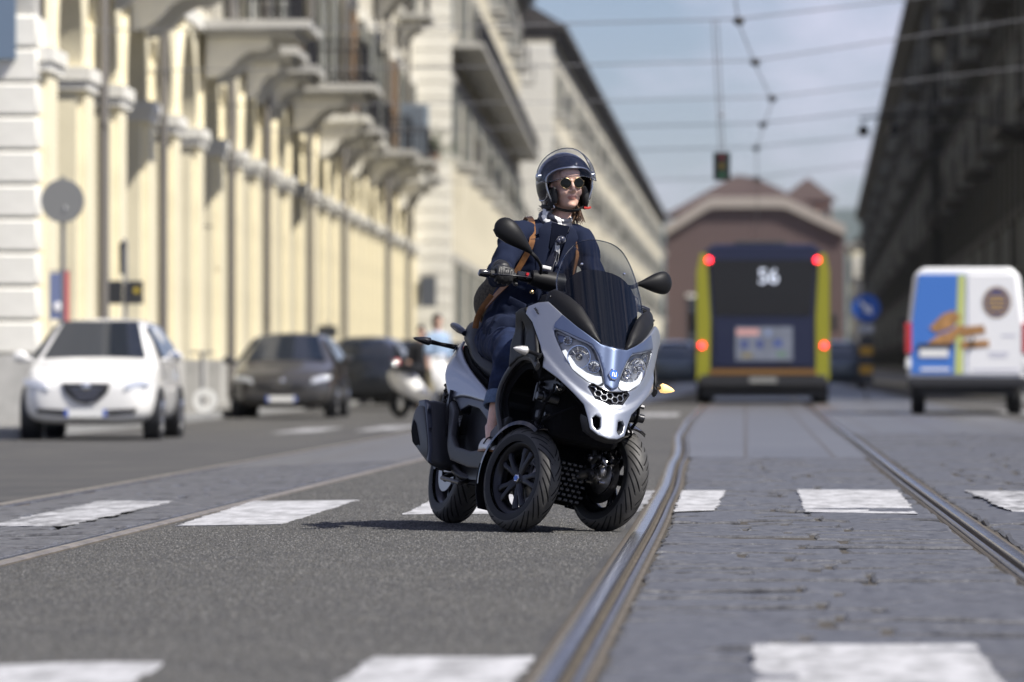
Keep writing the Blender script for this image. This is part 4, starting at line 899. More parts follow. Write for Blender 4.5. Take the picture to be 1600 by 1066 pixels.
# ================================================================ vehicles
car_glass = pbr('car_glass', (.012, .016, .024), .05, coat=.3); tyre_m = pbr('car_tyre', (.02, .02, .02), .8); wheel_al = pbr('wheel_alloy', (.55, .55, .56), .25, .9)
lamp_m = pbr('car_lamp', (.72, .74, .76), .08, .5, coat=1.); dark_pl = pbr('dark_trim', (.02, .02, .022), .5); plate_m = pbr('number_plate', (.75, .75, .72), .5); plate_b = pbr('plate_blue', (.02, .08, .42), .5)
red_l = pbr('red_tail_lamp', (.45, .015, .02), .15, coat=1.)
def car(name, label, paint, loc, rz, L=3.84, W=1.68, Hh=1.51, grp=None, shield=False, glare=False):
    R = empty(name, loc=loc, rz=rz); tag(R, label, 'car', grp)
    kx, ky, kz = L/3.84, W/1.68, Hh/1.51
    st = [(1.92, .34, .60, .66, .50, .30), (1.87, .22, .68, .76, .68, .52), (1.66, .19, .76, .87, .79, .64), (1.25, .18, .84, .95, .84, .66), (.98, .18, .89, 1.01, .84, .66), (.55, .18, .93, 1.28, .84, .60), (.18, .18, .95, 1.46, .84, .57), (-.5, .18, .97, 1.515, .84, .57), (-1.25, .19, .98, 1.46, .83, .54), (-1.62, .22, .97, 1.30, .81, .53), (-1.84, .27, .92, 1.02, .76, .55), (-1.92, .36, .70, .80, .60, .45)]
    rings = []
    for x, zb, zs, zt, w_, wt in st:
        h = [(0, zb), (w_*.8, zb), (w_*.97, zb+.10), (w_*1.005, zb+(zs-zb)*.5), (w_*.97, zs), (wt+(w_-wt)*.38, zs+(zt-zs)*.62), (wt, zt-.02), (wt*.5, zt+.01), (0, zt+.02)]
        full = h+[(-y, z) for y, z in h[::-1] if y > 0]
        rings.append([V(x*kx, y*ky, z*kz) for y, z in full])
    m = MB(); m.loft(rings); m.build('body', paint, R, 60, sub=2)
    def bil(a, b, c, d, bul=.03): # four corners -> surface with a slight crown
        return lambda u, v: (a*(1-u)+b*u)*(1-v)+(d*(1-u)+c*u)*v+V(bul*4*u*(1-u), 0, 0)
    k3 = lambda x, y, z: V(x*kx, y*ky, z*kz)
    sq = [(0.02, .02), (.98, .02), (.93, .98), (.07, .98)]
    panel('windscreen', sq, bil(k3(1.03, -.66, 1.0), k3(1.03, .66, 1.0), k3(.24, .53, 1.465), k3(.24, -.53, 1.465), .05), car_glass, R, step=.12, thick=.02, edge=0, lift=.012)
    panel('rear_window', sq, bil(k3(-1.80, .60, 1.02), k3(-1.80, -.60, 1.02), k3(-1.38, -.46, 1.43), k3(-1.38, .46, 1.43), -.04), car_glass, R, step=.12, thick=.02, edge=0, lift=.02)
    for s in (-1, 1):
        sy = lambda z: s*(.845-.30*max(0, (z/kz-.95))/.5)*ky
        for poly in ([(.72, 1.0), (.30, 1.39), (-.30, 1.44), (-.33, 1.0)], [(-.40, 1.0), (-.38, 1.44), (-1.15, 1.40), (-1.42, 1.18), (-1.30, 1.02)]):
            panel('side_window', [(x*kx, z*kz) for x, z in poly], lambda x, z: V(x, sy(z), z), car_glass, R, step=.15, thick=.02, edge=0, flip=s > 0, lift=.012)
        hlp = [(.46, .60), (.74, .66), (.80, .74), (.62, .74), (.48, .69)]
        H2 = panel('headlight', [(s*y*ky, z*kz) for y, z in hlp], lambda y, z: V((1.93-.30*max(0, abs(y)/ky-.35)**1.5*1.6-(z/kz-.6)*.35)*kx, y, z), lamp_m, R, step=.06, thick=.05, edge=.01, lift=.02)
        MB().ball(k3(1.80, s*.57, .675), (.05, .06, .05), 10, 8).build('bulb', chrome_b, H2)
        tlp = [(.52, .82), (.74, .80), (.70, 1.02), (.55, 1.04)]
        panel('tail_light', [(s*y*ky, z*kz) for y, z in tlp], lambda y, z: V((-1.88+.25*max(0, abs(y)/ky-.4)+(z/kz-.8)*.3)*kx, y, z), red_l, R, step=.06, thick=.05, edge=.01, lift=.02, flip=True)
        mr = MB(); mr.ball(k3(.70, s*.96, 1.02), (.07, .10, .075), 12, 8); mr.tube([k3(.72, s*.80, .97), k3(.71, s*.92, 1.0)], .03, 8); MI = mr.build('door_mirror', dark_pl if not shield else paint, R)
        MB().ball(k3(.77, s*.975, 1.03), (.008, .07, .05), 10, 6).build('mirror_shell', chrome_b if s > 0 and shield else paint, MI)
        for x in (1.20, -1.18):
            c = k3(x, s*.735, .30); c.z = .30*kz; M3 = V(0, s, 0).to_track_quat('Z', 'Y').to_matrix()
            MB().lathe([(.34*kz, -.06), (.36*kz, .118), (.30*kz, .13)], c, M3, 24).build('wheel_arch', dark_pl, R)
            wl = MB(); wl.lathe([(.195, -.1), (.275, -.1), (.30*kz, -.07), (.30*kz, .09), (.285, .118), (.2, .125)], c, M3, 30, closed=True); WL = wl.build('wheel', tyre_m, R)
            rm = MB(); rm.lathe([(.20, .118), (.19, .10), (.17, .07), (.001, .06)], c, M3, 24)
            for k in range(5): a = 2*pi*k/5; rm.tube([c+M3@V(.02*cos(a), .02*sin(a), .10), c+M3@V(.19*cos(a), .19*sin(a), .115)], .03, 6)
            rm.build('rim', wheel_al, WL)
    if shield: gp = [(-.30, .70), (.30, .70), (.26, .58), (.12, .47), (0, .44), (-.12, .47), (-.26, .58)]
    else: gp = [(-.42, .60), (.42, .60), (.36, .54), (-.36, .54)]
    fx = lambda y, z: V((1.945-.16*(y/ky)**2-.05*abs(z/kz-.5))*kx, y, z)
    GR = panel('grille', [(y*ky, z*kz) for y, z in gp], fx, dark_pl, R, step=.08, thick=.05, edge=.012, lift=.012)
    MB().ball(fx(0, .655*kz)+V(.02, 0, 0), (.012, .055, .045), 12, 8).build('badge', chrome_b, GR)
    for i in range(4): z = (.50+i*.045)*kz; MB().tube([fx(-.2+.03*(3-i), z)+V(.016, 0, 0), fx(.2-.03*(3-i), z)+V(.016, 0, 0)], .006, 6).build('grille_bar', chrome_b, GR)
    panel('lower_intake', [(-.62*ky, .395*kz), (0, .36*kz), (.62*ky, .395*kz), (.60*ky, .335*kz), (0, .285*kz), (-.60*ky, .335*kz)], fx, dark_pl, R, step=.1, thick=.05, edge=.01, lift=.012)
    PL = panel('number_plate', [(-.26, .285), (.26, .285), (.26, .385), (-.26, .385)], lambda y, z: V(1.975*kx, y, z), plate_m, R, step=.1, thick=.012, edge=0)
    for a, b in ((-.255, -.215), (.215, .255)): panel('plate_band', [(a, .287), (b, .287), (b, .383), (a, .383)], lambda y, z: V(1.978*kx, y, z), plate_b, PL, step=.1, thick=.002, edge=0)
    return R
chrome_b = pbr('bright_chrome', (.85, .85, .86), .08, 1.)
GRP = 'cars parked along the arcade'
white_p = pbr('white_car_paint', (.78, .77, .74), .25, coat=.8); grey_p = pbr('grey_car_paint', (.09, .085, .082), .3, .6, coat=1.); black_p = pbr('black_car_paint', (.015, .017, .02), .2, .3, coat=1.); navy_p = pbr('navy_car_paint', (.025, .035, .06), .2, .3, coat=1.); blue_p = pbr('pale_blue_car_paint', (.12, .155, .20), .3, .4, coat=.8)
GZ = -.174
WC = car('hatchback', 'white hatchback with a dark shield grille parked beside the rusticated corner', white_p, (-8.02, 70.9, GZ), -pi/2, grp=GRP, shield=True)
car('hatchback', 'dark grey hatchback facing the crossing, parked behind the white hatchback', grey_p, (-7.92, 99, GZ), -pi/2, 4.1, 1.80, 1.48, GRP)
car('parked_car', 'black car seen from its tail lamps, parked right behind the grey hatchback', black_p, (-7.75, 117, GZ), pi/2, 4.1, 1.76, 1.5, GRP)
car('parked_car', 'navy car parked far down the arcade row, behind the black car', navy_p, (-7.75, 133, GZ), -pi/2, 4.1, 1.76, 1.52, GRP)
car('parked_car', 'dark car last in the row along the arcade', black_p, (-7.8, 148, GZ), -pi/2, 4.1, 1.76, 1.5, GRP)
car('oncoming_car', 'pale blue car half hidden on the scooter side of the bus', blue_p, (-2.2, 178, -.018), pi/2, 4.2, 1.78, 1.5)
car('distant_car', 'pale blue car just past the bus on the shaded side', blue_p, (2.75, 172, 0), pi/2, 4.2, 1.78, 1.45)
# -- passenger's pale bundle behind the white car's windscreen
m = MB(); m.ball((.35, .14, 1.12), (.10, .17, .16), 14, 10).ball((.35, .12, 1.30), (.08, .08, .10), 12, 8)

def bus():
    R = empty('city_bus', loc=(.33, 107.4, 0), rz=0); tag(R, 'city bus seen from behind, yellow corner pillars, dark rear window and a poster', 'bus')
    navy_b = pbr('bus_navy', (.006, .010, .036), .35, coat=.3); yel = pbr('bus_yellow', (.24, .235, .012), .4, coat=.2); glass_b = pbr('bus_glass', (.006, .007, .009), .1)
    m = MB(); rg = []
    for y, i in ((0, .03), (.05, 0), (12, 0)): rg.append([V(x, y, z) for x, z in ((-1.25+i, .35), (1.25-i, .35), (1.25-i, 2.5), (1.17-i, 2.86), (.95-i, 3.0-i), (-.95+i, 3.0-i), (-1.17+i, 2.86), (-1.25+i, 2.5))])
    m.loft(rg).build('body', navy_b, R, 30)
    for s in (-1, 1):
        MB().prism([(s*1.0, .45), (s*1.252, .45), (s*1.252, 2.5), (s*1.18, 2.85), (s*1.06, 2.85), (s*.99, 1.6)], lambda u, v, w_: V(u, w_, v), -.03, .35).build('corner_pillar', yel, R, 0)
        lm = pbr('bus_lamp_lit', (.8, .03, .04), .3, emit=((1, .02, .035), 7.))
        for x, z in ((s*1.15, 1.11), (s*1.02, 2.72)): MB().tube([V(x, -.02, z), V(x, -.055, z)], .055, 16).build('tail_light', lm, R)
        MB().box(s*1.25-.02, s*1.25+.02, .6, 11.7, 1.35, 2.4).build('side_window', glass_b, R, 0)
        for y in (2.6, 8.8): MB().tube([V(s*1.0, y, .48), V(s*1.262, y, .48)], .48, 24).build('wheel', tyre_m, R)
        MB().obox((s*1.36, .5, 1.55), (.10, .2, .34)).build('rear_mirror', dark_pl, R, 0, bevel=.03)
    MB().prism([(-.90, 1.68), (.90, 1.68), (1.0, 2.72), (-1.0, 2.72)], lambda u, v, w_: V(u, w_, v), -.025, .01).build('rear_window', glass_b, R, 0)
    E_d = MB().box(-.92, .92, -.035, .01, .72, 1.62).build('engine_door', navy_b, R, 0, bevel=.01)
    P_ = MB().box(-.52, .56, -.045, -.036, .82, 1.46).build('poster', pbr('poster_paper', (.16, .18, .23), .6, var=(6, .25)), R, 0)
    for x0, x1, z0, z1, c in ((-.50, -.08, 1.30, 1.42, (.55, .30, .28)), (-.42, -.28, 1.06, 1.20, (.05, .07, .2)), (-.12, .0, 1.05, 1.22, (.05, .07, .2)), (.20, .36, 1.08, 1.22, (.06, .09, .25)), (-.40, -.2, .88, .96, (.2, .17, .08)), (.26, .44, .90, .99, (.12, .2, .15)), (.05, .15, 1.28, 1.4, (.2, .25, .4))):
        MB().box(x0, x1, -.048, -.0455, z0, z1).build('poster_print', pbr('print_%d' % int(x0*100+z0*1000), c, .6), P_, 0)
    MB().box(-1.0, 1.0, -.06, .02, .56, .66).build('bumper_stripe', pbr('bus_orange', (.17, .085, .02), .5), R, 0)
    MB().box(-1.2, 1.2, -.05, .1, .33, .555).build('bumper', dark_pl, R, 0, bevel=.03)
    MB().box(-.55, .45, .3, 3.2, 2.99, 3.09).build('roof_unit', dark_pl, R, 0, bevel=.05)
    MB().box(-.98, .98, .6, 9, 2.99, 3.03).build('roof_fairing', navy_b, R, 0, bevel=.03)
    D = text('destination_number', '56', .40, Matrix(((1, 0, 0, .1), (0, 0, -1, -.028), (0, 1, 0, 2.40), (0, 0, 0, 1))), pbr('led_white', (.6, .65, .75), .5, emit=((.75, .82, 1), .45)), R, .004, 0.)
    MB().box(.30, .52, -.05, -.03, .78, .80).build('door_handle', dark_pl, E_d, 0)
    MB().box(-.26, .26, -.07, -.061, .40, .51).build('number_plate', pbr('grey_plate', (.2, .2, .19), .6), R, 0); MB().box(-1.15, 1.15, .3, 11, .14, .40).build('underbody', dark_pl, R, 0)  # plate colour toned down to grey
bus()
def van():
    R = empty('delivery_van', loc=(3.30, 85.2, 0), rz=radians(-2)); R.scale = (.9, 1, 1); tag(R, 'white and blue delivery van with a wooden-plank picture on its rear doors', 'van')
    wp = pbr('van_white', (.80, .80, .80), .3, coat=.5); bp = pbr('van_blue', (.05, .17, .52), .35, coat=.4); lime = pbr('van_lime', (.50, .55, .18), .4)
    w_, h0, h1 = .98, .52, 2.22
    rg = []
    for y, i in ((-.02, .05), (.06, 0), (3.4, 0), (4.3, .05)):
        top = h1-.02 if y < 4 else 2.0
        rg.append([V(x, y, z) for x, z in ((-w_+i, h0), (w_-i, h0), (w_-i+.01, 1.25), (w_-i-.10, top-.12), (w_-i-.24, top), (-w_+i+.24, top), (-w_+i+.10, top-.12), (-w_+i-.01, 1.25))])
    for y, zt in ((4.75, 1.45), (5.2, 1.2)): rg.append([V(x, y, z) for x, z in ((-w_+.1, h0), (w_-.1, h0), (w_-.1, 1.0), (w_-.2, zt-.1), (w_-.3, zt), (-w_+.3, zt), (-w_+.2, zt-.1), (-w_+.1, 1.0))])
    MB().loft(rg).build('body', wp, R, 40, bevel=.05, seg=3)
    dr = lambda u, v, q: V(u, q, v)
    DL = MB().prism([(-.93, .60), (-.008, .60), (-.008, 2.10), (-.80, 2.10), (-.93, 1.25)], dr, -.045, 0).build('rear_door', bp, R, 0, bevel=.012); DL['label'] = 'blue rear door'
    DR = MB().prism([(.008, .60), (.93, .60), (.93, 1.25), (.80, 2.10), (.008, 2.10)], dr, -.045, 0).build('rear_door', wp, R, 0, bevel=.012); DR['label'] = 'white rear door'
    MB().prism([(-.20, .61), (-.06, .61), (-.02, 2.09), (-.14, 2.09)], dr, -.049, -.046).build('lime_band', lime, DL, 0)
    MB().prism([(-.055, .61), (-.012, .61), (-.012, 2.09), (-.018, 2.09)], dr, -.049, -.046).build('white_band', wp, DL, 0)
    wood = pbr('wood_picture', (.42, .22, .08), .6, var=(9, .5))
    for pl in ([(-.62, 1.30), (-.40, 1.50), (-.22, 1.56), (-.08, 1.46), (-.25, 1.30), (-.50, 1.22)], [(-.72, 1.02), (-.45, 1.20), (-.20, 1.26), (-.18, 1.10), (-.45, 1.02)], [(-.22, 1.30), (.28, 1.34), (.32, 1.22), (-.05, 1.16)], [(-.10, 1.10), (.36, 1.12), (.38, 1.02), (-.08, .98)], [(-.44, 1.16), (-.1, 1.36), (.02, 1.28), (-.3, 1.08)]):
        MB().prism(pl, dr, -.054-random.uniform(0, .003), -.05).build('picture_plank', wood, R, 0)
    lg = MB().tube([V(.50, -.048, 1.68), V(.50, -.052, 1.68)], .235, 40).build('round_logo', pbr('logo_navy', (.05, .055, .16), .5), DR)
    gd = pbr('logo_gold', (.45, .30, .10), .5)
    MB().lathe([(.20, -.0535), (.225, -.0535), (.225, -.0525), (.20, -.0525)], (.50, 0, 1.68), RyM_, 40, closed=True).build('logo_ring', gd, lg)
    for z, a in ((1.76, .13), (1.70, .16), (1.63, .15), (1.57, .11)): MB().box(.5-a, .5+a, -.055, -.0525, z-.018, z+.018).build('logo_line', gd, lg, 0)
    ltr = pbr('grey_print', (.5, .5, .58), .6)
    for x0, x1, z in ((.58, .82, 1.18), (.36, .70, .92), (.38, .66, .87), (.10, .86, .67)): MB().box(x0, x1, -.049, -.046, z-.014, z+.014).build('print_line', ltr, DR, 0)
    MB().box(-.78, -.30, -.06, -.046, .86, 1.0).build('number_plate', plate_m, R, 0); MB().box(-.80, -.22, -.075, -.046, 1.01, 1.06).build('plate_lamp_bar', dark_pl, R, 0)
    MB().box(-.76, -.28, -.05, -.046, .66, .70).build('print_line', pbr('van_white', (0, 0, 0)), DL, 0)
    for s in (-1, 1):
        MB().obox((s*.965, -.005, 1.14), (.12, .10, .46)).build('tail_light', pbr('red_tail_lamp', (0, 0, 0)), R, 0, bevel=.02)
        MB().obox((s*.965, -.008, .76), (.09, .09, .16)).build('reversing_lamp', plate_m, R, 0, bevel=.02)
        for y in (.95, 4.2): 
            c = V(s*.80, y, .33); M3 = V(s, 0, 0).to_track_quat('Z', 'Y').to_matrix(); WL = MB().lathe([(.2, -.1), (.30, -.1), (.335, -.07), (.335, .09), (.31, .12), (.2, .125)], c, M3, 28, closed=True).build('wheel', tyre_m, R)
            MB().lathe([(.205, .11), (.17, .09), (.001, .08)], c, M3, 24).build('rim', wheel_al, WL)
        MB().obox((s*1.08, 4.1, 1.35), (.14, .16, .26)).build('door_mirror', dark_pl, R, 0, bevel=.03)
    MB().box(-.98, .98, -.10, .12, .40, .56).build('bumper', dark_pl, R, 0, bevel=.03)
    MB().box(-.80, .80, .1, 4.9, .30, .5).build('underbody', dark_pl, R, 0)
    MB().tube([V(.10, -.055, 1.0), V(.10, -.075, 1.0), V(.10, -.075, 1.16)], .014, 8).build('door_handle', dark_pl, R)
RyM_ = Matrix(((1, 0, 0), (0, 0, 1), (0, -1, 0)))

# ================================================================ the rider
skin = pbr('skin', (.68, .43, .33), .45, var=(60, .10)); skin.node_tree.nodes['Principled BSDF'].inputs['Subsurface Weight'].default_value = .12
skin.node_tree.nodes['Principled BSDF'].inputs['Subsurface Radius'].default_value = (.012, .005, .003)
lipm_ = pbr('lips', (.50, .23, .18), .4); browm = pbr('brow', (.12, .07, .04), .8); hairm = pbr('brown_hair', (.10, .055, .03), .45, var=(90, .5))
navy = pbr('navy_wool', (.008, .013, .034), .9, bump=(900, .35, .002), spec=.2)
navy2 = pbr('navy_lapel', (.0095, .015, .038), .8, bump=(900, .3, .002), spec=.25)
denim = pbr('dark_denim', (.013, .022, .058), .85, spec=.2, var=(14, .5), bump=(1200, .4, .002)); denim_l = pbr('denim_cuff', (.10, .15, .24), .85, var=(80, .25), bump=(1200, .4, .002))
leath = pbr('black_leather', (.011, .011, .012), .5, bump=(300, .3, .002)); tan = pbr('tan_leather', (.30, .135, .05), .5, var=(40, .35)); gold = pbr('gold_metal', (.75, .55, .28), .25, 1.)
HC_W = SM @ V(-.945, .02, 1.635)               # helmet centre in the world
hd = radians(22); pt = radians(4); rl = radians(2)
RH = Matrix.Rotation(hd-pi/2, 4, 'Z') @ Matrix.Rotation(-pt, 4, 'Y') @ Matrix.Rotation(rl, 4, 'X')
HM = Matrix.Translation(HC_W) @ RH             # head frame: x out of the face, y to the left ear, z up
toS = SM.inverted() @ HM
def hs(*p): return toS @ V(*p)
PR = empty('person', SM, 'woman in a navy blazer and jeans riding the silver scooter', 'person')
# body: one continuous skin (head, neck, trunk, limbs)
J = dict(pel=V(-1.13, 0, .875), wst=V(-1.10, 0, 1.05), chs=V(-1.0, .0, 1.25), nk=V(-.955, .012, 1.43),
         shR=V(-.93, -.155, 1.365), elR=V(-.785, -.262, 1.14), wrR=V(-.655, -.305, 1.155),
         shL=V(-.93, .122, 1.405), elL=V(-.79, .24, 1.17), wrL=V(-.655, .305, 1.155),
         hpR=V(-1.10, -.10, .865), knR=V(-.58, -.215, .80), anR=V(-.47, -.262, .425), ftR=V(-.40, -.272, .335),
         hpL=V(-1.10, .10, .865), knL=V(-.58, .215, .80), anL=V(-.50, .245, .425), ftL=V(-.40, .255, .335))
bm = MB()
hp = toS.to_3x3()
def hb_(c, r, n=20, m=14): bm.ball(hs(*c), r, n, m, hp)
hb_((-.012, 0, .028), (.090, .072, .098)); hb_((.022, 0, -.035), (.064, .059, .085)); hb_((.036, 0, -.078), (.042, .044, .040)); hb_((.058, 0, -.098), (.022, .024, .017))
hb_((.070, 0, .045), (.022, .050, .035))
for s in (-1, 1): hb_((.060, s*.034, -.038), (.024, .022, .026)); hb_((.074, s*.03, .012), (.014, .022, .009)); hb_((-.005, s*.074, -.02), (.018, .008, .030))
bm.tube([hs(.086, 0, .012), hs(.098, 0, -.012), hs(.107, 0, -.031), hs(.090, 0, -.042)], [.007, .008, .0105, .007], 10)
for s in (-1, 1): bm.ball(hs(.090, s*.011, -.037), (.010, .008, .007), 10, 8, hp)
bm.ball(hs(.0775, 0, -.0615), (.011, .023, .005), 14, 8, hp).ball(hs(.0755, 0, -.0705), (.011, .018, .006), 14, 8, hp)
bm.tube([hs(-.02, 0, -.06), hs(-.035, 0, -.13), J['nk'], J['nk']-V(.02, 0, .08)], [.052, .050, .056, .07], 16)
bm.tube([J['pel']-V(0, 0, .06), J['pel'], J['wst'], J['chs'], J['nk']-V(.02, 0, .06), J['nk']], [(.10, .13), (.12, .145), (.09, .115), (.10, .14), (.07, .13), (.05, .055)], 18, up=(0, 1, 0))
for s in 'RL':
    bm.tube(crom([J['sh'+s], J['sh'+s]*.55+J['el'+s]*.45+V(-.012, (-1 if s == 'R' else 1)*.014, 0), J['el'+s]+V(-.012, (-1 if s == 'R' else 1)*.006, -.01), J['el'+s]*.4+J['wr'+s]*.6, J['wr'+s]], 3, False), [.036]*5+[.030]*5+[.024]*3, 14); bm.ball(J['sh'+s], .036, 12, 8)
    bm.tube([J['hp'+s], J['hp'+s]*.5+J['kn'+s]*.5, J['kn'+s], J['kn'+s]*.55+J['an'+s]*.45, J['an'+s]], [.080, .072, .055, .047, .031], 16)
    bm.tube([J['an'+s]+V(-.02, 0, .0), J['an'+s]*.5+J['ft'+s]*.5, J['ft'+s]], [.032, .034, .026], 12); bm.ball(J['wr'+s]+V(.04, 0, .0), (.035, .035, .018), 10, 8)
body = fuse('body', bm, .0048, skin, PR, 3)
body.data.materials.append(lipm_); body.data.materials.append(browm)
inv = toS.inverted()
for p in body.data.polygons:
    c = inv @ p.center
    if c.x > .062 and abs(c.y) < .0225*(1-max(0, abs(c.z+.0655)-.0035)*40) and -.0765 < c.z < -.0565: p.material_index = 1
    elif c.x > .062 and .016 < abs(c.y) < .05 and abs(c.z-(.017+.10*max(0, abs(c.y)-.02)*(1 if abs(c.y) < .038 else .2))) < .0036: p.material_index = 2
# jacket: trunk and sleeves in one cloth skin, creased
def crease(co):
    n = sin(co.z*62+co.x*31+sin(co.y*27)*1.4)*.0022+sin(co.x*75-co.z*48+sin(co.y*40)*1.1)*.0016+sin(co.y*95+co.z*33)*.0011
    return n*(1.7 if co.z < 1.33 else .7)
jm = MB()
def ring(c, a, b, tilt=0., n=22, sq=.85):
    e1 = V(cos(tilt), 0, sin(tilt)); o = []
    for k in range(n):
        t = 2*pi*k/n; cx, sy = cos(t), sin(t)
        o.append(Vector(c)+e1*(a*abs(cx)**sq*(1 if cx > 0 else -1))+V(0, b*abs(sy)**sq*(1 if sy > 0 else -1), 0))
    return o
jm.loft([ring((-1.10, 0, .865), .165, .205, -.10), ring((-1.105, 0, .95), .150, .185, -.12), ring((-1.085, 0, 1.06), .130, .162, -.2), ring((-1.04, -.004, 1.17), .132, .160, -.25), ring((-.995, -.010, 1.28), .135, .168, -.28), ring((-.968, -.010, 1.36), .115, .164, -.28), ring((-.958, -.002, 1.41), .088, .130, -.28), ring((-.958, .012, 1.445), .066, .085, -.28)])
for s in 'RL':
    sg = -1 if s == 'R' else 1
    a, b, c = J['sh'+s], J['el'+s], J['wr'+s]
    jm.tube(crom([a-V(.01, sg*.05, -.0), a+V(0, sg*.012, .0), a*.55+b*.45+V(-.012, sg*.014, 0), b+V(-.012, sg*.006, -.01), b*.4+c*.6, c-V(.02, 0, 0)], 4, False), [.058]*4+[.064]*4+[.057]*4+[.052]*4+[.047]*4+[.044], 18)
    jm.ball(a+V(0, sg*.008, .012), (.058, .050, .046), 14, 10)
    h, k = J['hp'+s], J['kn'+s]
    jm.loft([ring((-1.12, sg*.085, .875), .12, .115, 1.2, 16), ring((-1.0, sg*.112, .893), .088, .108, 1.35, 16), ring((-.90, sg*.128, .897), .082, .104, 1.45, 16), ring((-.835, sg*.138, .893), .078, .104, 1.5, 16)])
jacket = fuse('jacket', jm, .0075, navy, PR, 3, h=crease)
# trousers
tm = MB()
def crease2(co): return sin(co.z*70+co.x*45+sin(co.y*30)*1.5)*.0022+sin(co.x*90-co.z*30)*.0014
for s in 'RL':
    sg = -1 if s == 'R' else 1
    h, k, a = J['hp'+s], J['kn'+s], J['an'+s]
    tm.tube(crom([h-V(.06, 0, 0), h*.5+k*.5+V(0, 0, -.004), k+V(.0, 0, 0), k*.6+a*.4, k*.35+a*.65, k*.28+a*.72], 4, False), [.095]*3+[.088]*4+[.075]*4+[.064]*4+[.057]*3+[.055]*3, 18)
tm.ball((-1.13, 0, .86), (.13, .17, .085), 16, 10)
trs = fuse('trousers', tm, .008, denim, PR, 3, h=crease2)
for s in 'RL':
    k, a = J['kn'+s], J['an'+s]; d = (a-k).normalized(); c0 = k*.42+a*.58; c1 = k*.24+a*.76
    m = MB(); rg = []
    for t, r in ((0, .0615), (.06, .066), (.5, .067), (.94, .0675), (1.0, .064), (.97, .056), (.5, .055)):
        p = c0+(c1-c0)*t; e1 = d.cross(V(0, 1, 0)).normalized(); e2 = d.cross(e1)
        rg.append([p+e1*(r*(1+.05*sin(3*q)) * cos(q))+e2*(r*sin(q)) for q in (2*pi*i/20 for i in range(20))])
    m.loft(rg, caps=False).build('trouser_cuff', denim_l, trs, 60)
    # loafer
    f = J['ft'+s]; sg = -1 if s == 'R' else 1
    m = MB(); hx = V(cos(radians(-8)), sg*.10, 0).normalized(); sy = V(-hx.y, hx.x, 0); rg = []
    for t, w_, zt in ((-.115, .012, .33), (-.10, .028, .372), (-.06, .033, .378), (-.01, .034, .368), (.05, .041, .368), (.095, .042, .357), (.125, .034, .342), (.142, .014, .325)):
        c = V(f.x-.04, f.y, 0)+hx*t
        rg.append([c+sy*(w_*u)+V(0, 0, .304+(zt-.304)*v) for u, v in ((-1, .0), (-1.06, .25), (-.95, .62), (-.55, .94), (0, 1.0), (.55, .94), (.95, .62), (1.06, .25), (1, 0))])
    m.loft(rg); sh = m.build('shoe', pbr('silver_leather', (.68, .68, .66), .32, .25, bump=(200, .2, .002)), PR, 60, sub=1)
    m = MB(); c = V(f.x-.04, f.y, 0)+hx*.055; m.tube(crom([c+sy*-.043+V(0, 0, .335), c+sy*-.03+V(.004, 0, .364), c+sy*-.012+V(0, 0, .3715), c+V(.006, 0, .373), c+sy*.012+V(0, 0, .3715), c+sy*.03+V(.004, 0, .364), c+sy*.043+V(0, 0, .335)], 3, False), .0035, 7); m.build('shoe_chain', pbr('dark_metal', (0, 0, 0)), sh)
    m = MB(); m.loft([[(V(f.x-.04, f.y, 0)+hx*t+sy*(w_*u)+V(0, 0, z_)) for u, z_ in ((-1, .3025), (1, .3025), (1, .311), (-1, .311))] for t, w_ in ((-.118, .02), (-.06, .036), (0, .036), (.06, .044), (.11, .042), (.146, .016))]); m.build('sole', pbr('tan_leather', (0, 0, 0)), sh, 40)
# collar, lapels and buttons: sheets laid on the chest
def chest(y, z):
    t = max(0., min(1., (z-1.0)/.42)); cx = -1.085+(.127)*t; a = .138-.03*t*t; b = .172+.014*t; tl_ = -.2-.09*t
    q = min(.985, abs((y-.008*t)/b)); x = (1-q**2.35)**(1/2.35)
    return V(cx+a*x*cos(tl_)+.006, y, z+a*x*sin(tl_))
lap = [(-.012, 1.06), (-.034, 1.12), (-.072, 1.235), (-.118, 1.335), (-.086, 1.352), (-.098, 1.388), (-.075, 1.425), (-.048, 1.44), (-.038, 1.36), (-.030, 1.25), (-.014, 1.14)]
for s in (-1, 1):
    panel('lapel', [(y*-s*1.0, z) for y, z in lap], lambda y, z: chest(y, z+.035), navy2, jacket, step=.02, thick=.004, edge=.002, lift=.010)
MB().loft([[V(-.958+r*cos(a)*1.0, .012+r*1.12*sin(a), z+.030*cos(a)*-1) for a in (2*pi*k/24+.0 for k in range(3, 22))] for r, z in ((.080, 1.415), (.074, 1.455), (.066, 1.478), (.071, 1.472), (.083, 1.43))], caps=False, closed=False).build('collar', navy2, jacket, 60)
for y, z in ((-.052, 1.135), (.052, 1.135), (-.052, 1.045), (.052, 1.045)):
    p = chest(y, z); MB().ball(p+V(.004, 0, 0), (.006, .011, .011), 12, 8).build('button', gold, jacket)
panel('pocket_flap', [(-.135, 1.09), (-.06, 1.075), (-.062, 1.045), (-.137, 1.058)], lambda y, z: chest(y, z), navy2, jacket, step=.02, thick=.003, edge=.001, lift=.006)
# shirt front in the neckline
panel('shirt', [(-.045, 1.44), (-.030, 1.34), (0, 1.22), (.030, 1.34), (.045, 1.44)], lambda y, z: chest(y, z+.03), pbr('dark_blouse', (.005, .007, .016), .9, spec=.1), PR, step=.02, thick=.003, edge=0, lift=.004)
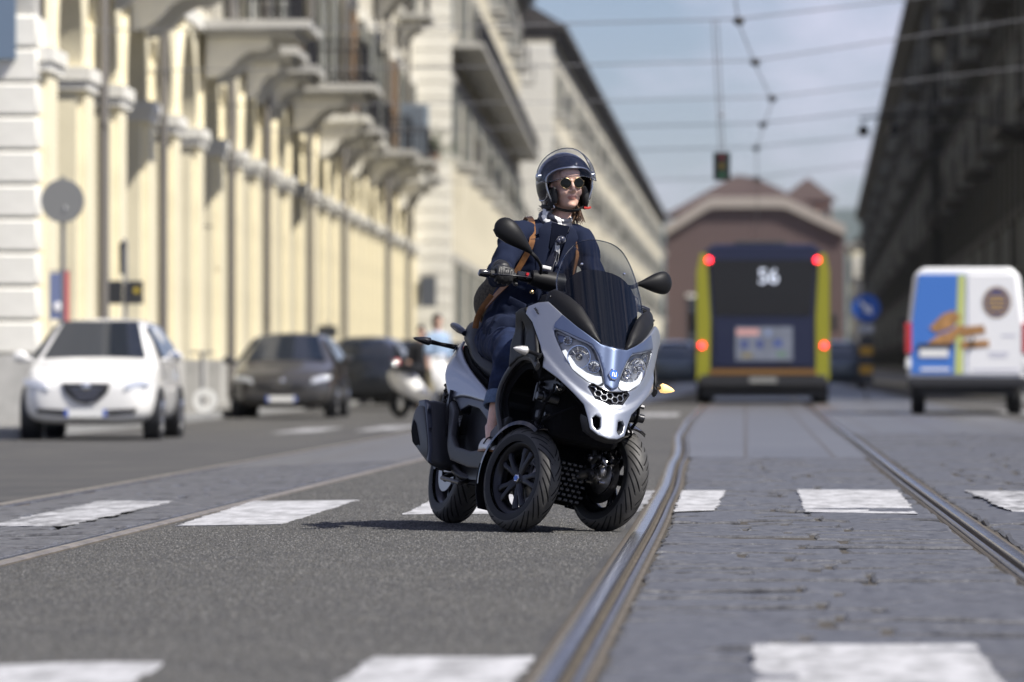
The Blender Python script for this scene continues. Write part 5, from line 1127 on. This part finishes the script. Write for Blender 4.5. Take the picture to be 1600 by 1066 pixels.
# silk scarf: collar roll, knot and tail
def silk():
    m = pbr('silk_scarf', (.7, .7, .68), .4, sheen=.3); t = m.node_tree; b = t.nodes['Principled BSDF']; c = t.nodes.new('ShaderNodeTexCoord'); w_ = t.nodes.new('ShaderNodeTexWave')
    w_.wave_type = 'BANDS'; w_.bands_direction = 'DIAGONAL'; w_.inputs['Scale'].default_value = 7; w_.inputs['Distortion'].default_value = 4; w_.inputs['Detail'].default_value = 2; w_.inputs['Detail Scale'].default_value = 3
    r = t.nodes.new('ShaderNodeValToRGB'); r.color_ramp.interpolation = 'CONSTANT'; r.color_ramp.elements[0].color = (.012, .014, .03, 1); r.color_ramp.elements[1].color = (.72, .72, .70, 1); r.color_ramp.elements[1].position = .62
    t.links.new(c.outputs['Object'], w_.inputs['Vector']); t.links.new(w_.outputs['Fac'], r.inputs['Fac']); t.links.new(r.outputs['Color'], b.inputs['Base Color']); return m
sk_ = silk()
m = MB(); nk = J['nk']
m.tube([nk+V(.068*cos(a)+.006, .066*sin(a), .030-.034*cos(a)+.006*sin(3*a)) for a in (2*pi*k/28 for k in range(29))], [(.020+.004*sin(k), .024) for k in range(29)], 10)
m.tube([nk+V(.064*cos(a)+.008, .062*sin(a), .060-.032*cos(a)) for a in (2*pi*k/28 for k in range(29))], [(.012, .015)]*29, 10)
SF = m.build('scarf', sk_, PR, 60)
kp = chest(.012, 1.400)+V(.026, 0, 0)
MB().ball(kp, (.016, .020, .018), 14, 10).ball(kp+V(.002, -.014, -.010), (.012, .013, .016), 12, 8).build('scarf_knot', pbr('navy_silk', (.012, .016, .04), .35, sheen=.4), SF)
p0 = kp+V(.004, -.01, -.015)
def tailp(dy, L_, w0, nm, off):
    m = MB(); rg = []
    for i in range(9):
        t = i/8; z = p0.z-L_*t; q = chest(p0.y+dy*t, z); c = V(q.x+.016+.006*sin(5*t)+off, p0.y+dy*t, z); w_ = w0*(.55+.6*t) if t < .9 else w0*.55
        rg.append([c+V(-.003, -w_, 0), c+V(.004, -w_*.4, 0), c+V(0, w_*.2, 0), c+V(.004, w_*.7, 0), c+V(-.003, w_, 0), c+V(-.006, 0, 0)])
    m.loft(rg).build(nm, sk_ if off else pbr('navy_silk', (.012, .016, .04), .35, sheen=.4), SF, 60)
tailp(-.014, .175, .024, 'scarf_end', 0.); tailp(.012, .105, .018, 'scarf_end', .004)
# gloves closed on the grips
for s in 'RL':
    sg = -1 if s == 'R' else 1; g = MB(); gx, gz = -.605, 1.125
    w0 = J['wr'+s]
    g.tube([w0+V(-.035, 0, .004), w0+V(.0, 0, .004), V(-.638, sg*.305, 1.150)], [.040, .038, .036], 14)
    rg = []
    for t, y0 in ((0, 0),): pass
    g.ball((-.628, sg*.312, 1.148), (.042, .046, .024), 14, 10).ball((-.602, sg*.312, 1.156), (.028, .046, .016), 14, 10)
    for i, (yf, ln) in enumerate(((.277, .95), (.300, 1.04), (.322, 1.0), (.343, .86))):
        a0 = 1.75; pts = []
        for k in range(7):
            a = a0-k*.58*ln; r = .0335+.002*sin(k*1.7); pts.append(V(gx+r*cos(a), sg*(yf+.001*k), gz+r*sin(a)-.003))
        pts = [V(gx-.028, sg*yf, gz+.030)]+pts
        g.tube(pts, [.0105, .0118, .0112, .0108, .0102, .0100, .0094, .0085], 10)
        g.ball(pts[1]+V(0, 0, .002), .0125, 8, 6)
    g.tube([V(-.632, sg*.272, 1.135), V(-.618, sg*.252, 1.112), V(-.600, sg*.246, 1.098), V(-.582, sg*.250, 1.094)], [.014, .013, .0115, .010], 10)
    fuse('glove', g, .0042, leath, PR, 2)
    m = MB(); m.tube([w0+V(-.036, 0, .004), w0+V(-.010, 0, .004)], [.043, .041], 16); m.build('glove_cuff', pbr('black_leather', (0, 0, 0)), PR)
# hair: strands under the helmet
random.seed(21); m = MB()
for i in range(60):
    y0 = random.uniform(.025, .062); x0 = random.uniform(-.05, .02); a = hs(x0, y0, -.09)
    b = a+V(random.uniform(-.01, .03), random.uniform(.0, .03), -.045+random.uniform(-.01, .01)); c = b+V(random.uniform(-.01, .025), random.uniform(-.02, .03), random.uniform(-.05, -.01))
    m.tube(crom([a, b, c], 4, False), [.0042, .004, .004, .004, .0035, .003, .0025, .002, .001], 5)
for i in range(30):
    a = hs(-.07, random.uniform(-.05, .03), -.085+random.uniform(-.012, .01)); d = hs(-.20-random.uniform(0, .05), -.04+random.uniform(-.03, .03), -.085+random.uniform(-.02, .03)); b = (a+d)/2+V(0, 0, random.uniform(-.035, -.01))
    m.tube(crom([a, b, d], 4, False), [.003, .003, .0026, .0024, .002, .0018, .0014, .001, .0006], 5)
m.build('hair', hairm, PR)['kind'] = 'stuff'

# ---------------------------------------------------------------- helmet
HL = empty('open_face_helmet', HM, 'glossy dark navy open-face helmet with raised clear visor on the rider', 'helmet')
shellm = pbr('navy_gloss_shell', (.004, .006, .014), .05, coat=.4); liner = pbr('black_liner', (.012, .012, .013), .75, bump=(300, .3, .003)); trimm = pbr('helmet_trim', (.45, .46, .48), .22, .9)
def dirv(az, el): return V(cos(radians(el))*cos(radians(az)), cos(radians(el))*sin(radians(az)), sin(radians(el)))
def surf_h(d, k=1.0): # helmet outer form
    r = 1/sqrt((d.x/(.152 if d.x < 0 else .142))**2+(d.y/.132)**2+(d.z/(.142 if d.z > 0 else .160))**2); return d*(r*k)+V(-.016, 0, .012)
half_b = [(0, 25), (18, 24.5), (36, 22), (50, 16), (58, 8), (60, -8), (58, -24), (56, -40), (62, -50), (80, -50), (100, -47), (130, -41), (160, -36), (180, -35)]
bnd = [dirv(a, e) for a, e in half_b]+[dirv(-a, e) for a, e in half_b[::-1] if 0 < a < 180]
pole = V(-.62, 0, .78).normalized(); e1 = V(0, 1, 0); e2 = pole.cross(e1)
def polar(d): d = d.normalized(); rho = math.acos(max(-1, min(1, d.dot(pole)))); return atan2(d.dot(e2), d.dot(e1)), rho
bc = crom(bnd, 6); pb = sorted((polar(d) for d in bc), key=lambda t: t[0])
def rmax(ph):
    for (a, r), (b, q) in zip(pb, pb[1:]):
        if a <= ph <= b: return r+(q-r)*((ph-a)/(b-a) if b > a else 0)
    a, r = pb[-1]; b, q = pb[0][0]+2*pi, pb[0][1]
    if ph < pb[0][0]: ph += 2*pi
    return r+(q-r)*((ph-a)/(b-a))
def shell(k, rmul=1.0, na=120, nr=26, r0=0.):
    vs = []; fs = []
    for i in range(nr+1):
        for j in range(na):
            ph = -pi+2*pi*j/na; R_ = rmax(ph)*rmul; rho = r0+(R_-r0)*(i/nr) if i else max(r0, .001)
            d = pole*cos(rho)+(e1*cos(ph)+e2*sin(ph))*sin(rho); vs.append(surf_h(d, k))
    for i in range(nr):
        for j in range(na): q = (j+1) % na; fs.append((i*na+j, i*na+q, (i+1)*na+q, (i+1)*na+j))
    return vs, fs
m = MB(); m.add(*shell(1.0)); o = m.build('shell', shellm, HL, 180); md = o.modifiers.new('t', 'SOLIDIFY'); md.thickness = .012; md.offset = -1
m = MB(); m.add(*shell(.90, 1.0)); m.build('liner', liner, HL, 180)
edge = [surf_h(pole*cos(rmax(-pi+2*pi*j/160))+(e1*cos(-pi+2*pi*j/160)+e2*sin(-pi+2*pi*j/160))*sin(rmax(-pi+2*pi*j/160)), .988) for j in range(160)]
fr_ = [p for p in edge]
m = MB(); m.tube(fr_+[fr_[0]], .0052, 8); m.build('edge_trim', trimm, HL)
for s in (-1, 1):
    m = MB(); m.ball((.018, s*.083, -.062), (.040, .020, .052), 16, 12).ball((.045, s*.076, -.052), (.020, .017, .042), 14, 10); m.build('cheek_pad', liner, HL)
    # brushed side sweep line
    pts = [surf_h(dirv(s*a, e), 1.004) for a, e in ((58, -18), (66, -30), (80, -36), (105, -34), (130, -27), (150, -24), (178, -23))]
    MB().tube(crom(pts, 5, False), .0036, 6).build('side_trim', trimm, HL)
    c = surf_h(dirv(s*84, 12), 1.0); nn = V(0, s, 0); MB().tube([c-nn*.004, c+nn*.010, c+nn*.0125], [.020, .020, .016], 20).build('visor_pivot', trimm, HL)
    pts = [surf_h(dirv(s*a, e), .995) for a, e in ((58, -24), (62, -34))]
ln = [surf_h(dirv(a, e), 1.0) for a, e in ()]
neckroll = [surf_h(dirv(a, e), .965)+V(0, 0, -.008) for a, e in [(62, -50), (80, -50), (100, -47), (130, -41), (160, -36), (180, -35), (-160, -36), (-130, -41), (-100, -47), (-80, -50), (-62, -50)]]
MB().tube(crom(neckroll, 4, False), .014, 10).build('neck_roll', liner, HL)
st = [(.0, -.088, -.075), (.030, -.066, -.108), (.055, -.030, -.124), (.062, 0, -.127), (.055, .030, -.124), (.030, .066, -.108), (.0, .088, -.075)]
MB().tube(crom(st, 5, False), [(.004, .0115)]*31, 8, up=(1, 0, 0)).build('chin_strap', liner, HL)
MB().tube(crom([(.036, -.084, -.088), (.05, -.080, -.108), (.03, -.088, -.112), (.022, -.090, -.094), (.036, -.084, -.088)], 4, False), .0028, 6).build('strap_ring', chrome, HL)
MB().tube([(.038, .072, -.112), (.046, .088, -.116), (.050, .102, -.112)], [(.003, .006)]*3, 6).build('red_pull_tab', pbr('red_webbing', (.6, .05, .04), .6), HL)
# raised visor: part of a larger sphere turned up about its pivots
rotv = Matrix.Rotation(radians(-36), 3, 'Y'); vc = V(.0, 0, .014)
def VS(a, e): d = dirv(a, e); q = V(d.x*.166, d.y*.142, d.z*.156); return rotv @ q+vc
vp = [tuple(p) for p in crom([(-84, 2), (-82, 18), (-66, 30), (-40, 36), (0, 38), (40, 36), (66, 30), (82, 18), (84, 2), (66, -20), (40, -30), (0, -33), (-40, -30), (-66, -20)], 3)]
vz = panel('visor', vp, VS, clear('visor_clear', (.90, .92, .97), .8), HL, step=7, thick=0, edge=0, smooth=180)
q = [VS(*p) for p in vp]; MB().tube(q+[q[0]], .0024, 6).build('visor_rim', clear('screen_edge', (0, 0, 0)), vz)
# sunglasses
SG = empty('sunglasses', HM, 'dark round-lens sunglasses with thin gold frame on the rider', 'sunglasses')
for s in (-1, 1):
    c = V(.090, s*.032, .000); ax = V(1, s*.16, -.06).normalized(); M3 = ax.to_track_quat('Z', 'Y').to_matrix()
    def lp(r, off, n=28):
        o = []
        for k in range(n):
            t = 2*pi*k/n; rr = r*(1+.06*cos(4*t)*.5); o.append(c+ax*off+V(0, 1, 0)*(rr*1.06*cos(t))*1.0+V(.0, 0, 1)*(rr*.98*sin(t))+V(-.16*s*rr*1.06*cos(t), 0, 0))
        return o
    MB().loft([lp(.0238, 0), lp(.0238, .002), lp(.012, .0036), lp(.002, .004)]).build('lens', pbr('dark_lens', (.008, .009, .008), .12, spec=.15), SG, 60)
    r = lp(.0243, .0012); MB().tube(r+[r[0]], .0009, 6).build('rim', gold, SG)
    MB().tube(crom([c+V(-.003, s*.023, .008), V(.078, s*.066, .010), V(.03, s*.078, .010), V(-.02, s*.080, .004)], 4, False), .0013, 6).build('temple', gold, SG)
MB().tube(crom([V(.093, -.0105, .006), V(.0985, 0, .010), V(.093, .0105, .006)], 4, False), .0013, 6).build('bridge', gold, SG)
# ---------------------------------------------------------------- backpack
BP = empty('backpack', SM, 'dark woven backpack with tan leather straps on the rider', 'backpack')
m = MB(); m.ball((-1.25, -.02, 1.16), (.10, .15, .20), 20, 14); m.ball((-1.25, -.05, 1.05), (.10, .16, .14), 20, 12)
fuse('bag', m, .012, pbr('woven_straw', (.09, .075, .05), .8, var=(120, .7), bump=(150, .9, .006)), BP, 3)
for s in (-1, 1):
    o_y = 0 if s < 0 else .0
    pts = [V(-1.13, s*.09, 1.40), V(-1.03, s*.105, 1.455), V(-.93, s*.112, 1.425), chest(s*.115, 1.36)+V(.012, 0, 0), chest(s*.128, 1.27)+V(.012, 0, 0), chest(s*.147, 1.17)+V(.014, s*.008, 0), V(-1.03, s*.185, 1.06), V(-1.12, s*.20, .98), V(-1.2, s*.17, .95)]
    c = crom(pts, 6, False); rg = []
    for i, p in enumerate(c):
        t = (c[min(i+1, len(c)-1)]-c[max(i-1, 0)]).normalized(); out_ = (p-V(-1.05, 0, p.z-.0)); out_.z = .25 if p.z > 1.40 else 0; out_.normalize(); w_ = t.cross(out_).normalized()*.0135
        rg.append([p-w_+out_*.002, p+w_+out_*.002, p+w_-out_*.003, p-w_-out_*.003])
    MB().loft(rg).build('strap', tan, BP, 40)
m = MB(); m.tube(crom([(-1.02, -.205, 1.06), (-1.05, -.225, 1.0), (-1.10, -.225, .95), (-1.13, -.215, .90)], 4, False), [(.003, .014)]*13, 8, up=(0, 1, 0)); m.build('strap_tail', tan, BP, 40)

van()
# ================================================================ street furniture, wires, people, plants
post_m = pbr('sign_post_steel', (.25, .25, .26), .45, .7); sign_g = pbr('sign_back_grey', (.24, .24, .23), .55, .3); sign_d = pbr('sign_dark', (.03, .032, .038), .5)
R = empty('road_sign', loc=(-9.42, 78.2, -.05)); tag(R, 'round road sign seen from its grey back beside the rusticated corner', 'sign')
MB().tube([(0, .05, -.15), (0, .05, 3.4)], .03, 12).build('post', post_m, R); MB().lathe([(.001, 0), (.30, 0), (.305, .02), (.29, .012), (.001, .012)], (0, -.01, 3.06), RyM_, 40).build('disc', sign_g, R)
MB().tube([(-.012+.05, -.03, 2.96), (.05, -.02, 2.96)], .02, 8).build('bolt', plate_m, R)
R = empty('banner_sign', loc=(-9.72, 80.4, -.05)); tag(R, 'small red and blue banner hung at the corner of the arcade', 'banner')
MB().box(-.15, .02, 0, .02, 1.44, 2.1).build('blue_half', pbr('banner_blue', (.12, .15, .28), .6), R, 0); MB().box(.021, .13, 0, .02, 1.40, 2.12).build('red_half', pbr('banner_red', (.5, .08, .09), .6), R, 0)
MB().ball((-.03, -.012, 1.62), (.06, .008, .07), 12, 8).build('emblem', pbr('banner_white', (.7, .7, .75), .6), R); MB().tube([(-.16, .03, 2.13), (.14, .03, 2.13)], .012, 8).build('rod', post_m, R)
MB().tube([(0, .04, -.1), (0, .04, 2.15)], .02, 8).build('post', post_m, R)
R = empty('signpost', loc=(-9.62, 88, -.05)); tag(R, 'post with two small dark sign boards and a pointed finial, beside the white hatchback', 'signpost')
MB().tube([(0, 0, -.1), (0, 0, 2.7), (0, 0, 2.76)], [.035, .03, .003], 10).build('post', post_m, R)
for s in (-1, 1): MB().box(s*.16-.125, s*.16+.125, -.06, -.035, 1.74, 2.10).build('board', sign_d, R, 0, bevel=.01)
MB().tube([(-.06, 0, 2.2), (-.06, 0, 2.66), (-.02, 0, 2.76)], [.03, .04, .005], 8).build('finial', sign_d, R)
MB().tube([(.18, -.065, 1.95), (.18, -.061, 1.95)], .05, 16).build('yellow_mark', pbr('sign_yellow', (.4, .3, .03), .5), R)
R = empty('parking_sign', loc=(-9.35, 127, -.05)); tag(R, 'small dark sign board standing above the roof of the grey hatchback', 'sign')
MB().tube([(0, 0, -.1), (0, 0, 1.75)], .03, 8).build('post', post_m, R); MB().box(-.22, .22, -.05, -.03, 1.40, 1.66).build('board', sign_d, R, 0)
R = empty('hanging_sign', loc=(-11.85, 212.4, -.05)); tag(R, 'dark grey shop sign hung on the quoined corner above the pedestrians', 'sign')
MB().box(-.30, .30, -.12, -.04, 2.95, 4.05).build('board', pbr('sign_slate', (.10, .11, .13), .5), R, 0, bevel=.02); MB().box(-.3, .3, -.05, .9, 4.06, 4.10).build('bracket', iron, R, 0)
R = empty('arrow_sign', loc=(2.56, 121, 0)); tag(R, 'round blue sign with a white arrow on a striped post, between bus and van', 'sign')
MB().tube([(0, .04, -.05), (0, .04, 2.3)], .03, 10).build('post', post_m, R); D_ = MB().lathe([(.001, 0), (.30, 0), (.30, .02), (.001, .02)], (0, -.02, 1.95), RyM_, 40).build('disc', pbr('sign_blue', (.02, .10, .42), .4), R)
a = radians(-45); rot2 = lambda u, v: (u*cos(a)-v*sin(a), u*sin(a)+v*cos(a))
arw = [rot2(*p) for p in [(-.19, -.035), (.02, -.035), (.02, -.10), (.19, 0), (.02, .10), (.02, .035), (-.19, .035)]]
MB().prism(arw, lambda u, v, w_: V(u, w_, 1.95+v), -.026, -.0225).build('arrow', white_e, D_, 0)
for i in range(5): MB().box(-.14, .14, -.03, .0, .35+i*.2, .53+i*.2).build('marker_band', pbr('marker_yellow', (.45, .25, .02), .5) if i % 2 else sign_d, R, 0)
MB().box(-.16, .16, -.015, .01, 1.42, 1.60).build('sub_plate', pbr('sub_plate_grey', (.4, .42, .45), .5), R, 0)
# overhead tram wires
wire = pbr('overhead_cable', (.2, .2, .21), .5, .5)
SP = [(86.6, -.10, 30, 32, 0), (98.2, .17, 95, 100, 57), (112, .53, 152, 160, 124), (124, .38, 193, 200, 165), (138, .26, 230, 236, 205), (160, .33, 278, 282, 246)]
nodes = []
for i, (Y, X, yn, yl, yr) in enumerate(SP):
    z = .757+(569-yn)*Y/8889; nodes.append((X, Y, z)); xl = -8.5-.0186*Y; zl = z-.15; zr = z+(yn-yr)*Y/8889/(250*Y/8889)*(9.2-X)
    R = empty('span_wire', loc=(X, Y, 0)); tag(R, ['span wire carrying the hanging signal, first over the street', 'second span wire over the street past the hanging signal', 'third span wire over the street, at the sharpest kink of the contact wire', 'fourth span wire over the street, after the kink', 'fifth span wire over the street towards the brick hall', 'last low span wire before the brick hall'][i], 'wire', 'span wires across the street')
    MB().tube([(xl-X, 0, zl), (-4-X, 0, z-.10), (0, 0, z), (4-X, 0, z+(zr-z)*.42), (9.2-X, 0, zr)], .012, 6).build('cable', wire, R)
    k = MB(); k.ball((0, 0, z-.03), (.09, .05, .07), 10, 8); k.build('insulator', dark_pl, R)
    Q = empty('catenary_pole', loc=(9.2, Y, 0)); tag(Q, 'tall grey pole at the street edge holding the %s span wire' % ['first', 'second', 'third', 'fourth', 'fifth', 'last'][i], 'pole', 'catenary poles')
    MB().tube([(0, 0, -.1), (0, 0, 9.2)], [.14, .09], 12).build('shaft', post_m, Q); MB().lathe([(.24, 0), (.24, .25), (.16, .4)], (0, 0, -.05), None, 16).build('base', post_m, Q)
R = empty('contact_wire', loc=(0, 60, 0)); tag(R, 'zigzag tram contact wire running along the street through the span insulators', 'wire')
MB().tube([(-.35, 0, nodes[0][2]+.2)]+[(x, y-60, z-.08) for x, y, z in nodes]+[(.4, 140, 5.9), (.2, 300, 5.9)], .011, 6).build('cable', wire, R)
R = empty('traffic_signal', loc=(-.36, 86.6, 0)); tag(R, 'dark traffic signal hanging on two long rods from the first span wire', 'traffic light')
zt = nodes[0][2]-.02
for s in (-1, 1): MB().tube([(s*.04-.10, 0, zt), (s*.03, 0, 4.0)], .011, 6).build('rod', wire, R)
MB().box(-.13, .13, -.12, .12, 3.55, 3.98).build('housing', pbr('signal_dark', (.012, .02, .018), .5), R, 0, bevel=.02)
for i in range(3): 
    MB().tube([(0, -.12, 3.63+i*.135), (0, -.14, 3.63+i*.135)], .05, 16).build('lamp', pbr('signal_lens_%d' % i, [(.02, .07, .03), (.10, .07, .01), (.08, .01, .01)][i], .3), R)
MB().ball((0, 0, 4.55), .035, 10, 8).build('joint', post_m, R)
# bracket with globe lamps on the shaded side
R = empty('bracket_lamp', loc=(7.7, 150, 0)); tag(R, 'wall bracket with two dark globe lamps on the shaded building', 'lamp')
MB().tube(crom([(0, 0, 6.5), (-1.6, 0, 7.25), (-3.4, 0, 7.32), (-4.7, 0, 7.22)], 5, False), .035, 8).build('arm', iron, R)
for x in (-4.6, -3.82): MB().tube([(x, 0, 7.24), (x, 0, 7.0)], .015, 6).build('drop', iron, R); MB().ball((x, 0, 6.90), .15, 16, 12).build('globe', pbr('smoked_globe', (.015, .016, .02), .2), R)
# pedestrians
def walker(loc, rz, label, top, bottom, hair, skirt=False, k=1.0):
    R = empty('person', loc=loc, rz=rz); tag(R, label, 'person', 'pedestrians by the parked cars')
    b = MB(); b.ball((0, 0, 1.60*k), (.095, .075, .115), 14, 10).tube([(0, 0, 1.52*k), (0, 0, 1.40*k)], .05, 10).tube([(0, 0, .85*k), (0, 0, 1.05*k), (0, 0, 1.3*k), (0, 0, 1.42*k)], [(.15, .10), (.13, .09), (.17, .10), (.08, .06)], 14, up=(1, 0, 0))
    for s in (-1, 1):
        b.tube([(0, s*.18, 1.38*k), (-.05*s, s*.24, 1.10*k), (.10+.05*s, s*.22, .88*k), (.13+.05*s, s*.21, .78*k)], [.045, .038, .03, .025], 10)
        b.tube([(0, s*.09, .9*k), (.10*s, s*.09, .48*k), (.12*s, s*.09, .08), (.17*s+.06, s*.09, .04)], [.08, .055, .04, .035], 10)
    fuse('body', b, .014, skin, R, 2)
    c = MB(); c.tube([(0, 0, .82*k), (0, 0, 1.05*k), (0, 0, 1.3*k), (0, 0, 1.43*k)], [(.185, .135), (.165, .12), (.20, .13), (.10, .08)], 14, up=(1, 0, 0))
    for s in (-1, 1): c.tube([(0, s*.17, 1.38*k), (-.05*s, s*.24, 1.10*k), (.06+.05*s, s*.225, .95*k)], [.065, .055, .045], 10)
    fuse('shirt', c, .016, top, R, 3)
    c = MB(); c.ball((0, 0, .88*k), (.14, .17, .13), 12, 8)
    for s in (-1, 1): c.tube([(0, s*.09, .9*k), (.10*s, s*.09, .48*k), (.12*s, s*.09, .10)], [.105, .075, .06], 10); MB().ball((.14*s+.06, s*.09, .045), (.13, .05, .045), 12, 8).build('shoe', dark_pl, R)
    fuse('trousers', c, .016, bottom, R, 3)
    MB().ball((-.02, 0, 1.635*k), (.105, .09, .11), 14, 10).ball((-.06, 0, 1.55*k), (.06, .08, .12), 12, 8).build('hair', hair, R)
walker((-5.25, 97, -.111), radians(-60), 'person in a light blue shirt and pale trousers walking behind the scooter', pbr('light_blue_cotton', (.28, .38, .52), .8), pbr('beige_cotton', (.50, .44, .28), .8), pbr('dark_hair', (.02, .015, .012), .6))
walker((-6.05, 106, -.136), radians(-95), 'person in dark clothes standing by the last parked cars', pbr('black_cotton', (.015, .015, .018), .9), pbr('black_cotton', (0, 0, 0)), pbr('dark_hair', (0, 0, 0)), k=.93)
# parked motor scooter behind the rider
def moped(loc, rz):
    R = empty('parked_moped', loc=loc, rz=rz); tag(R, 'white moped parked by the dark cars, half hidden behind the three-wheeler', 'moped')
    wm = pbr('white_car_paint', (0, 0, 0))
    m = MB(); m.loft([[V(x, y*w_, z0+(z1-z0)*t) for y, t in ((-1, .1), (-1, .7), (-.5, 1), (.5, 1), (1, .7), (1, .1), (.5, 0), (-.5, 0))] for x, w_, z0, z1 in ((-.95, .08, .62, .78), (-.7, .17, .42, .80), (-.35, .18, .32, .78), (-.1, .14, .24, .46), (.25, .15, .22, .36), (.42, .17, .26, .62))]).build('body', wm, R, 60, sub=1)
    m = MB(); m.loft([[V(x+u*.06, y*w_, z) for y, u in ((-1, -1), (-.6, .4), (0, 1), (.6, .4), (1, -1))] for x, w_, z in ((.50, .12, .42), (.52, .20, .62), (.46, .19, .82), (.36, .12, 1.0))], caps=False, closed=False).build('front_shield', wm, R, 60)
    MB().ball((-.50, 0, .80), (.40, .14, .07), 14, 8).build('seat', seatm, R)
    MB().tube([(.34, -.32, 1.02), (.36, 0, 1.0), (.34, .32, 1.02)], .016, 8).build('handlebar', dark_pl, R); MB().ball((.44, 0, .96), (.06, .10, .07), 12, 8).build('headlight', lamp_m, R)
    MB().tube([(.36, 0, .98), (.62, 0, .25)], .025, 8).build('fork', dark_pl, R)
    for s in (-1, 1): MB().ball((.36, s*.30, 1.18), (.02, .06, .045), 10, 6).build('mirror', dark_pl, R)
    for x in (.64, -.68):
        WL = MB().lathe([(.16, -.05), (.22, -.055), (.245, -.02), (.245, .02), (.22, .055), (.16, .05)], (x, 0, .245), RyM_, 28, closed=True).build('wheel', tyre_m, R)
        MB().lathe([(.165, .02), (.03, .04), (.001, .04)], (x, 0, .245), RyM_, 20).build('rim', wheel_al, WL)
moped((-5.1, 90.5, -.107), radians(-50))
R = empty('bicycle_stand', loc=(-9.05, 94.5, -.05)); tag(R, 'thin steel post with a parked white wheel clamp beside the white hatchback', 'post')
MB().tube([(0, 0, -.1), (0, 0, 1.0)], .03, 8).build('post', post_m, R); MB().tube([(-.2, 0, 1.0), (.2, 0, 1.0)], .02, 8).build('crossbar', post_m, R); MB().lathe([(.10, -.03), (.20, -.03), (.20, .03), (.10, .03)], (.05, 0, .20), RyM_, 20, closed=True).build('wheel_clamp', plate_m, R)
# balcony palm and screen
def palm(loc):
    R = empty('potted_palm', loc=loc); tag(R, 'bushy potted palm on the last balcony of the arcaded building', 'plant')
    MB().lathe([(.001, 0), (.25, 0), (.34, .55), (.36, .6), (.30, .6), (.28, .5), (.001, .5)], (0, 0, 0), None, 20).build('pot', pbr('terracotta', (.35, .17, .09), .8), R)
    random.seed(5); m = MB()
    for i in range(46):
        az = random.uniform(0, 2*pi); el = random.uniform(.1, 1.35); L = random.uniform(.9, 1.7); d = V(cos(az)*cos(el), sin(az)*cos(el), sin(el)); p0 = V(0, 0, .55); side = V(-sin(az), cos(az), 0)
        for k in range(7):
            t = (k+1)/7; p = p0+d*(L*t)+V(0, 0, -.5*t*t*L*cos(el)); wd = .10*sin(pi*t*.9+.2)
            for s in (-1, 1): q = p+side*(s*wd*2.6)+V(0, 0, -.12)+d*.12; m.add([p, p+d*.05, q], [(0, 1, 2)])
    m.build('fronds', pbr('palm_green', (.055, .085, .025), .6, var=(6, .5)), R, 0, fix=False)['kind'] = 'stuff'
palm((-11.35, 204.6, 7.76))
R = empty('balcony_screen', loc=(-11.55, 190.4, 7.76)); tag(R, 'slatted blue-grey screen box standing on a balcony of the arcaded building', 'screen')
MB().box(0, .9, -.02, .02, 0, 1.7).build('panel', pbr('screen_blue_grey', (.22, .27, .33), .6), R, 0); MB().box(.86, .90, .021, .9, 0, 1.7).build('side_panel', pbr('screen_blue_grey', (0, 0, 0)), R, 0)
for i in range(6): MB().box(.08+i*.13, .14+i*.13, -.04, -.021, .05, 1.65).build('slat', pbr('screen_slat', (.10, .11, .13), .6), R, 0)
